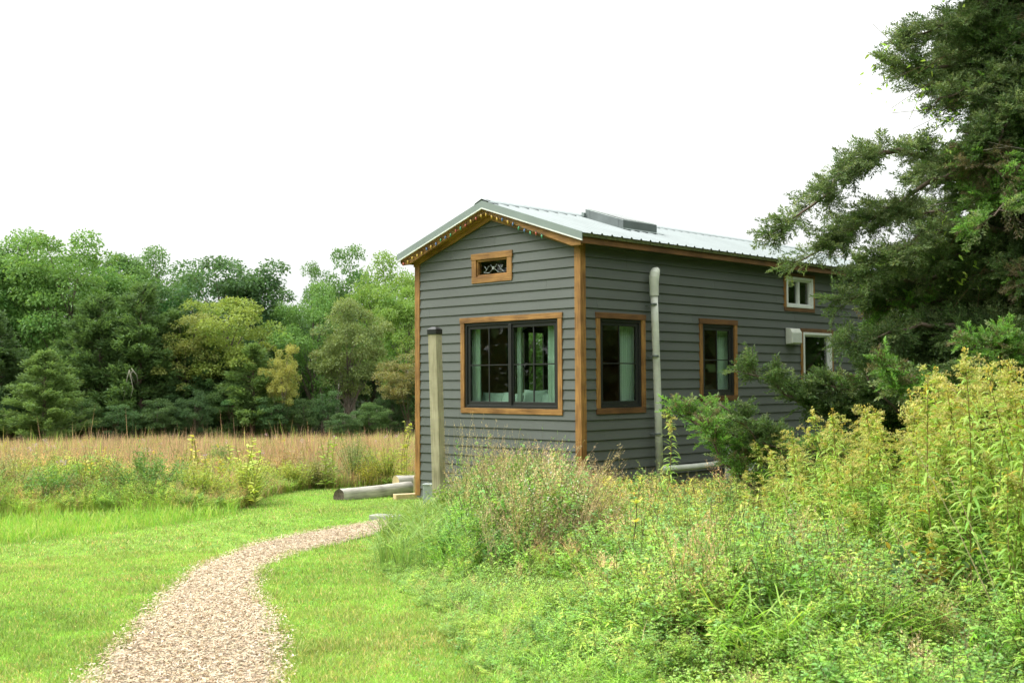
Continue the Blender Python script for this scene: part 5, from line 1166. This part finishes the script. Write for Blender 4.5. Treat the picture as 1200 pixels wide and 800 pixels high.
# ============================================================ LIGHT, SKY, CAMERA
EL, AZ = rad(48), None
sdir = np.array([-.80, -.60, 0]); sdir /= np.linalg.norm(sdir); sd = np.array([sdir[0]*math.cos(EL), sdir[1]*math.cos(EL), math.sin(EL)])
w = bpy.data.worlds.new('World'); sc.world = w; w.use_nodes = True; nt = w.node_tree; nt.nodes.clear(); N = nt.nodes.new; L = nt.links.new
sky = N('ShaderNodeTexSky'); sky.sky_type = 'NISHITA'; sky.sun_disc = False; sky.sun_elevation = EL; sky.sun_rotation = math.atan2(sdir[0], sdir[1]); sky.dust_density = 4.
hs = N('ShaderNodeHueSaturation'); hs.inputs['Saturation'].default_value = .10; L(sky.outputs[0], hs.inputs['Color'])
mx = N('ShaderNodeMixRGB'); mx.inputs[0].default_value = .72; mx.inputs[2].default_value = (9.6, 9.9, 9.7, 1); L(hs.outputs[0], mx.inputs[1])
tc = N('ShaderNodeTexCoord'); nz = N('ShaderNodeTexNoise'); nz.inputs['Scale'].default_value = 1.4; nz.inputs['Detail'].default_value = 4; L(tc.outputs['Generated'], nz.inputs[0])
mr = N('ShaderNodeMapRange'); mr.inputs[3].default_value = .90; mr.inputs[4].default_value = 1.12; L(nz.outputs[0], mr.inputs[0])
vm = N('ShaderNodeVectorMath'); vm.operation = 'SCALE'; L(mx.outputs[0], vm.inputs[0]); L(mr.outputs[0], vm.inputs['Scale'])
bg = N('ShaderNodeBackground'); bg.inputs[1].default_value = .10; 
sx = N('ShaderNodeSeparateXYZ'); L(tc.outputs['Generated'], sx.inputs[0]); cz_ = N('ShaderNodeMath'); cz_.operation = 'MAXIMUM'; cz_.inputs[1].default_value = 0; L(sx.outputs['Z'], cz_.inputs[0])
oc = N('ShaderNodeMath'); oc.operation = 'MULTIPLY_ADD'; oc.inputs[1].default_value = .98; oc.inputs[2].default_value = .40; L(cz_.outputs[0], oc.inputs[0])   # overcast: zenith brighter than horizon
v2 = N('ShaderNodeVectorMath'); v2.operation = 'SCALE'; L(vm.outputs[0], v2.inputs[0]); L(oc.outputs[0], v2.inputs['Scale']); L(v2.outputs[0], bg.inputs[0]); o = N('ShaderNodeOutputWorld'); L(bg.outputs[0], o.inputs[0])
sun = bpy.data.lights.new('sun', 'SUN'); sun.energy = 1.5; sun.angle = rad(25); sun.color = (1, .97, .92); so = bpy.data.objects.new('sun', sun); COL.objects.link(so)
so.rotation_euler = Vector(-sd).to_track_quat('-Z', 'Y').to_euler()
cam = bpy.data.cameras.new('camera'); co = bpy.data.objects.new('camera', cam); COL.objects.link(co); sc.camera = co
cam.sensor_width = 36; cam.lens = F_PX/1200*36; cam.clip_end = 2000; cam.clip_start = .1
m = Matrix(((RT[0], UP[0], -fw[0], CAM[0]), (RT[1], UP[1], -fw[1], CAM[1]), (RT[2], UP[2], -fw[2], CAM[2]), (0, 0, 0, 1))); co.matrix_world = m
cam.dof.use_dof = True; cam.dof.focus_distance = 14.5; cam.dof.aperture_fstop = 5.0
vs = sc.view_settings; vs.view_transform = 'Standard'; vs.look = 'None'; vs.gamma = 1; vs.use_curve_mapping = False; vs.exposure = 1.42
sc.cycles.max_bounces = 6; sc.cycles.transparent_max_bounces = 8; sc.cycles.transmission_bounces = 3; sc.cycles.diffuse_bounces = 3; sc.cycles.glossy_bounces = 3
print('objects', len(bpy.data.objects))
